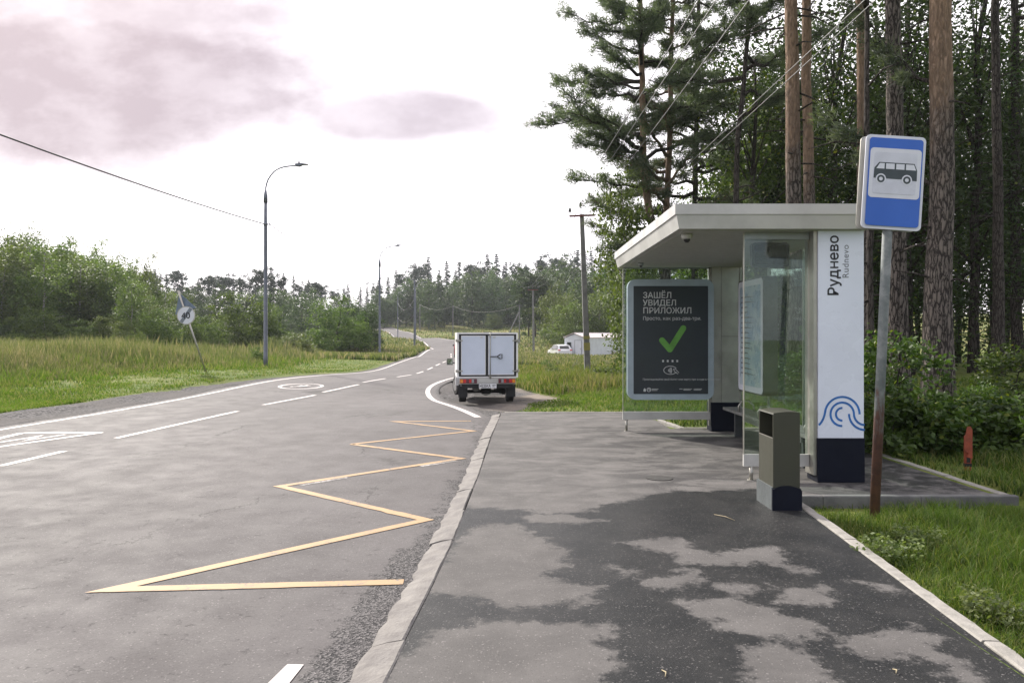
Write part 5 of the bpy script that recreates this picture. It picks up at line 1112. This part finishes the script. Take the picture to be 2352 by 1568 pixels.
pine('pine_tree', 'biggest pine trunk, furrowed grey below and orange above, right of the bus stop sign', 2152, 2158, 14.5, .52, 20, 105, b_pine, 9.6, 14, 3.0, extra=((4.4, 2.6, 1.9, .9, .05), (6.4, 2.2, 1.6, 1.3, .05)), stubs=9)
pine('pine_tree', 'slim dark pine trunk at the right side of the picture', 2290, 2282, 23, .34, 20, 106, b_dark, 12, 12, 2.6, stubs=12)
pine('pine_tree', 'dark pine trunk near the right picture edge', 2338, 2330, 27, .38, 21, 107, b_dark, 12, 12, 2.6, stubs=12)
pine('pine_tree', 'slim dark trunk close behind the name pylon of the shelter', 1992, 1996, 15, .15, 14, 108, b_dark, 8, 10, 1.6, stubs=8)
# the open pines left of the shelter roof
P1c = lambda z_: .55 * math.exp(-((z_ - 3.2) / 2.4) ** 2)
pine('pine_tree', 'leaning pine with a long bare limb reaching left, left edge of the forest', 1498, 1478, 26, .34, 16.5, 111, b_pine, 7.4, 40, 3.0, extra=((9.2, 2.85, 3.5, .10, .07), (10.6, 2.7, 2.3, .35, .06), (7.0, 3.4, 2.6, .05, .06), (8.1, 3.3, 2.2, .2, .05), (12.6, 3.2, 2.6, .2, .05)), stubs=5, curve=P1c, density=.85)
pine('pine_tree', 'second pine of the forest edge, twin of the leaning one', 1535, 1545, 27, .30, 17, 112, b_pine, 4.2, 42, 2.7, stubs=5, density=.8)
pine('pine_tree', 'dark pine behind the twin pines of the forest edge', 1590, 1600, 30, .30, 18.5, 113, b_dark, 4.5, 40, 2.8, stubs=5, density=.75)
pine('pine_tree', 'bent pine with a crooked trunk above the middle of the shelter roof', 1738, 1690, 24, .24, 15, 114, b_dark, 8.5, 16, 2.2, stubs=7, curve=lambda z_: -.35 * math.sin(z_ * .35))
# woodland behind: each its own tree
G4 = 'dark broadleaf trees filling the forest on the right'
specs = []
for i in range(36):
    Yb = 28 + (i % 4) * 7.5 + rr.uniform(-1.5, 2.5); px = 1730 + (i // 4) * 86 + (i % 4) * 22 + rr.uniform(-20, 20); specs.append((px, Yb))
for px, Yb in specs:
    loc = at(px, Yb); tree('forest_tree', rr.choice(['wood0', 'wood1', 'wood2', 'wood1']), loc, rr.uniform(11, 17) + Yb * .08, 'dark leafy tree deep in the forest behind the shelter and the sign', 'tree', G4, sw=rr.uniform(.8, 1.1))
for i, (px, Yb, h_, key) in enumerate(((1450, 33, 7.0, 'birch2'), (1500, 36, 7.5, 'wood0'), (1570, 38, 9.5, 'wood1'), (1625, 34, 9.0, 'birch0'), (1650, 42, 12, 'birch1'), (1700, 30, 10.0, 'wood0'), (1735, 33, 13.5, 'birch0'), (1775, 30, 12, 'birch2'))):
    loc = at(px, Yb); tree('birch_tree', key, loc, h_, 'leafy birch growing among the pines left of the tall trunks', 'tree', 'birches among the pines above the shelter roof', sw=.85)
for px, py, Yb, sw, lb in ((2060, 770, 11.5, 1.0, 'broad leafy hazel bush between the sign pole and the biggest pine'), (2010, 830, 12.5, .8, 'hazel bush just right of the name pylon'), (2330, 800, 13, 1.1, 'tall leafy bush at the right picture edge'), (2245, 880, 12.0, .8, 'leafy bush behind the orange marker post'), (1850, 800, 16, 1.0, 'hazel bush seen through the glass of the shelter'), (1780, 830, 18, 1.0, 'bush seen through the shelter glass beside the board')):
    loc = at(px, Yb); tree('hazel_bush', 'hazel', loc, top_h(py, loc), lb, 'bush', sw=sw)
for i, (px, py, Yb, lb) in enumerate(((2035, 930, 10.6, 'low leafy shrub with pale leaves beside the sign pole'), (2110, 950, 10.8, 'low shrub at the foot of the biggest pine'), (2175, 945, 10.4, 'low shrub right of the biggest pine foot'), (2255, 940, 10.9, 'low shrub just behind the orange marker post'), (2320, 930, 10.6, 'low shrub at the right edge behind the marker post'), (2380, 960, 9.8, 'low shrub cut by the right picture edge'))):
    loc = at(px, Yb); tree('low_shrub', 'lowbush', loc, top_h(py, loc) + .15, lb, 'shrub', sw=1.0)
for px, py, Yb, key, sw, lb in ((318, 764, 44, 'palebush', .55, 'tall silvery weed clump standing out of the left meadow'), (50, 775, 40, 'palebush', .6, 'pale weed clump in the left meadow near the left edge'), (402, 818, 33, 'bush0', .8, 'small dark bush in the meadow left of the leaning sign'), (590, 800, 42, 'bush1', .9, 'small weed clump in front of the large leafy bush'), (205, 800, 36, 'bush0', .7, 'dark weed clump in the middle of the left meadow')):
    loc = at(px, Yb); tree('weed_clump', key, loc, top_h(py, loc), lb, 'shrub', sw=sw)
GW = 'weed clumps in the field behind the pavement'
for i in range(12):
    Yb = rr.uniform(25, 46); x_ = rr.uniform(.9 + Yb * .02, Yb * .155 + .5); loc = (x_, Yb, Tz(x_, Yb) - .05); tree('weed_clump', rr.choice(['verge', 'palebush', 'bush1']), loc, rr.uniform(.4, .75), 'leafy weed clump in the rough field between the truck and the shelter', 'shrub', GW, sw=1.1)
loc = at(1447, 26); tree('birch_tree', 'birch2', loc, top_h(350, loc), 'thin birch with hanging leaves just left of the shelter roof', 'tree', sw=.62)
GV = 'broad leafed weeds in the right verge'
for i in range(13):
    Yb = rr.uniform(3.4, 6.6); x_ = float(pright(Yb)) + rr.uniform(.25, 2.6); loc = (x_, Yb, Tz(x_, Yb)); tree('verge_weed', 'verge', loc, rr.uniform(.10, .2), 'small broad leafed weed in the grass of the right verge', 'weed', GV, sw=1.3)
# far forest mass that closes the view between the trunks
# ------------------------------------------------------------------ grass
def grassmat(name, base, tipc, trans=.35, straw=None):
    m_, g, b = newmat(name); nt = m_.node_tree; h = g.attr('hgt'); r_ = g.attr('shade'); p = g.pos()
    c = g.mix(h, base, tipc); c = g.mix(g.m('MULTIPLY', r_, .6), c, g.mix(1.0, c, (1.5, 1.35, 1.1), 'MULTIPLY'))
    c = g.mix(g.m('MULTIPLY', g.rng(g.noise(p, .5, 4, .6), .4, .7), .55), c, g.mix(1.0, c, (.5, .62, .55), 'MULTIPLY'))
    if straw: c = g.mix(g.rng(g.m('ADD', g.attr('tint'), g.m('MULTIPLY', g.m('SUBTRACT', g.noise(p, .25, 4), .5), 1.0)), .62, .8), c, straw)
    g.put(b.inputs['Base Color'], c); b.inputs['Roughness'].default_value = .6; b.inputs['Specular IOR Level'].default_value = .25
    tr = g.n('ShaderNodeBsdfTranslucent'); g.put(tr.inputs[0], g.mix(1.0, c, (1.4, 1.5, .6), 'MULTIPLY')); mx = g.n('ShaderNodeMixShader'); mx.inputs[0].default_value = trans
    nt.links.new(b.outputs[0], mx.inputs[1]); nt.links.new(tr.outputs[0], mx.inputs[2]); nt.links.new(mx.outputs[0], nt.nodes['Material Output'].inputs[0]); return m_
def blades(name, X_, Y_, h, w, mt, rg, bend=.5, zoff=-.01, tuftr=None):
    n = len(X_); Z_ = T(X_, Y_) + zoff; az = rg.uniform(0, 6.283, n); faz = rg.uniform(0, 6.283, n)
    bd_ = bend * h * rg.uniform(.2, 1.2, n); dx, dy = np.cos(az) * bd_, np.sin(az) * bd_; wx, wy = np.cos(faz) * w / 2, np.sin(faz) * w / 2
    p0 = np.c_[X_, Y_, Z_]; W_ = np.c_[wx, wy, wx * 0]; m_ = p0 + np.c_[dx * .3, dy * .3, h * .55]; t = p0 + np.c_[dx, dy, h * (1 - .18 * (bd_ / h) ** 2)]
    V = np.stack([p0 - W_, p0 + W_, m_ + W_ * .8, m_ - W_ * .8, t], 1).reshape(-1, 3); b5 = np.arange(n)[:, None] * 5
    Fc = np.concatenate([b5 + [0, 1, 2], b5 + [0, 2, 3], b5 + [3, 2, 4]], 0)
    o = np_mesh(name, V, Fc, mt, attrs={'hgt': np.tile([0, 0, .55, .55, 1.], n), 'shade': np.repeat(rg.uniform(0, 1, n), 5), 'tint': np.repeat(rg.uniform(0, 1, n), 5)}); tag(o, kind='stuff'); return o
def off_hard(X_, Y_, m_=.02):
    ok = (pdist(PAVE, X_, Y_) < -m_) & ~pip(LAY, X_, Y_); ok &= ~((Y_ < 110) & (X_ > xl(Y_) - .15) & (X_ < xr(Y_) + .15)) & ~((Y_ >= 105) & pip(ROADP, X_, Y_))
    ok &= ~((np.abs(X_ - kin(Y_) + .1) < .2) & (Y_ < 15.8)) & ~((X_ > 2.5) & (X_ < pright(Y_) + .1) & (Y_ < 7.65)) & ~((X_ > 2.8) & (X_ < 5.17) & (Y_ > 7.54) & (Y_ < 13.2)) & ~((X_ > -.3) & (X_ < 3) & (Y_ > 15.6) & (Y_ < 15.93))
    return ok
g_near = grassmat('grass_near', (.018, .038, .010), (.09, .15, .026), .4, straw=(.16, .17, .06))
g_mead = grassmat('grass_meadow', (.03, .064, .012), (.115, .19, .03), .4, straw=(.20, .20, .10))
g_weed = grassmat('weeds_tall', (.03, .055, .018), (.14, .16, .085), .35, straw=(.26, .22, .18))
g_field = grassmat('weeds_field', (.03, .055, .014), (.13, .165, .045), .38, straw=(.23, .195, .13))
rg = np.random.default_rng(3)
def scatter(n, x0, x1, y0, y1, clump=.5, cs=.5, seed=1, pw_=1.):
    """points denser towards the camera, gathered in clumps"""
    t = rg.uniform(0, 1, n); Y_ = (y0 ** -pw_ + t * (y1 ** -pw_ - y0 ** -pw_)) ** (-1 / pw_) if y0 > 0 else rg.uniform(y0, y1, n); X_ = rg.uniform(x0, x1, n) if not callable(x0) else x0(Y_) + rg.uniform(0, 1, n) * (x1(Y_) - x0(Y_))
    keep = (vnoise(X_, Y_, cs, seed) * .6 + vnoise(X_, Y_, cs * .37, seed + 3) * .4) > rg.uniform(0, 1, n) * clump + .12
    ok = keep & off_hard(X_, Y_); return X_[ok], Y_[ok]
# right verge: long grass close by
X_, Y_ = scatter(120000, 2.6, 6.5, 2.9, 7.6, .6, .45, 1, .5); hv = vnoise(X_, Y_, .8, 2); edge = sstep(X_ - pright(Y_), 0, .35)
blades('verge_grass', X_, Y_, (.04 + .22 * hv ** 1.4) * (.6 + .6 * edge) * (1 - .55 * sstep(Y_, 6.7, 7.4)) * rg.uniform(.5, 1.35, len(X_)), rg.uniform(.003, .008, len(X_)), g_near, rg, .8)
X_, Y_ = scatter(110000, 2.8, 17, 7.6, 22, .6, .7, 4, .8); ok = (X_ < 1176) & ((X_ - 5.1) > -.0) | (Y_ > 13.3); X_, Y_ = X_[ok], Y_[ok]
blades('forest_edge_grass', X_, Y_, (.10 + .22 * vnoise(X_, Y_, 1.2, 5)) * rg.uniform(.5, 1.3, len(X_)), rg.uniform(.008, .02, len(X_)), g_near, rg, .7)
# right field behind the pavement
X_, Y_ = scatter(90000, -2.2, 9, 15.9, 34, .6, .9, 6, 1.2); dl = np.clip(-pdist(LAY, X_, Y_), 0, 3)
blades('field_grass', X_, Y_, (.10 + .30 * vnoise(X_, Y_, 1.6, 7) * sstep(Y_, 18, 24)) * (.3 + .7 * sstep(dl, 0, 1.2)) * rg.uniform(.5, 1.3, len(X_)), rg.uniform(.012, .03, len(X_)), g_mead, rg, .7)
X_, Y_ = scatter(60000, lambda y: xr(y) + .2 + 0 * y, lambda y: y * .22 + 3, 22, 84, .5, 2.0, 8, 1.0); ok = (Y_ < 80) & (np.hypot(X_ - 7.5, (Y_ - 88)) > 7)
X_, Y_ = X_[ok], Y_[ok]; tall = sstep(X_, .3, 2) * (1 - .85 * sstep(Y_, 38, 56))
blades('field_weeds', X_, Y_, (.20 + .55 * tall * vnoise(X_, Y_, 2.6, 9)) * rg.uniform(.5, 1.25, len(X_)), rg.uniform(.02, .055, len(X_)) * (.5 + Y_ / 60), g_field, rg, .45)
# left verge and bank
lx1 = lambda y: xl(y) - .35 - 1.1 * (1 - sstep(y, 15, 31))
X_, Y_ = scatter(120000, lambda y: -y * .74 - 2, lambda y: lx1(y) + 0 * y, 12.5, 60, .45, 1.1, 10, 1.1)
d = lx1(Y_) - X_; tall = sstep(d, 2.2, 7.0)
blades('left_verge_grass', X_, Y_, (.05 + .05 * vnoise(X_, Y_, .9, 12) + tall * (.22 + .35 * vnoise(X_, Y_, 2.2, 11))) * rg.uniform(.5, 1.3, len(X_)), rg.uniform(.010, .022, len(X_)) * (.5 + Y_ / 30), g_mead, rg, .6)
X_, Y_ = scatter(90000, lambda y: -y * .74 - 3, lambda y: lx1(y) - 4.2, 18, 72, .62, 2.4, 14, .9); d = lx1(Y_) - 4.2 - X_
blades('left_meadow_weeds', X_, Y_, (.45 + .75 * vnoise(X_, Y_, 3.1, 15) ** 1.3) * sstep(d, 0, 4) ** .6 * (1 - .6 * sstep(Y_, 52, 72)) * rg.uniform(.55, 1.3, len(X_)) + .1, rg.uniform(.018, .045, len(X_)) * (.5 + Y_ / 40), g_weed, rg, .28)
# far meadows
X_, Y_ = scatter(60000, lambda y: -y * .30, lambda y: y * .2, 52, 205, .5, 6, 16, .6); ok = ~((np.hypot(X_ - 9, (Y_ - 90)) < 7)); X_, Y_ = X_[ok], Y_[ok]
blades('far_meadow_grass', X_, Y_, rg.uniform(.25, .55, len(X_)), rg.uniform(.10, .22, len(X_)), g_weed, rg, .35)
# ------------------------------------------------------------------ haze
hz = MB().box(-330, 330, -25, 420, -6, 42).build('haze', None); tag(hz, kind='stuff')
hm = bpy.data.materials.new('air'); hm.use_nodes = True; nt = hm.node_tree; nt.nodes.clear()
vo_ = nt.nodes.new('ShaderNodeVolumePrincipled'); vo_.inputs['Density'].default_value = .00024; vo_.inputs['Color'].default_value = (.86, .92, 1, 1); vo_.inputs['Anisotropy'].default_value = .35
oo = nt.nodes.new('ShaderNodeOutputMaterial'); nt.links.new(vo_.outputs[0], oo.inputs['Volume']); hz.data.materials.append(hm)
S.cycles.volume_bounces = 0
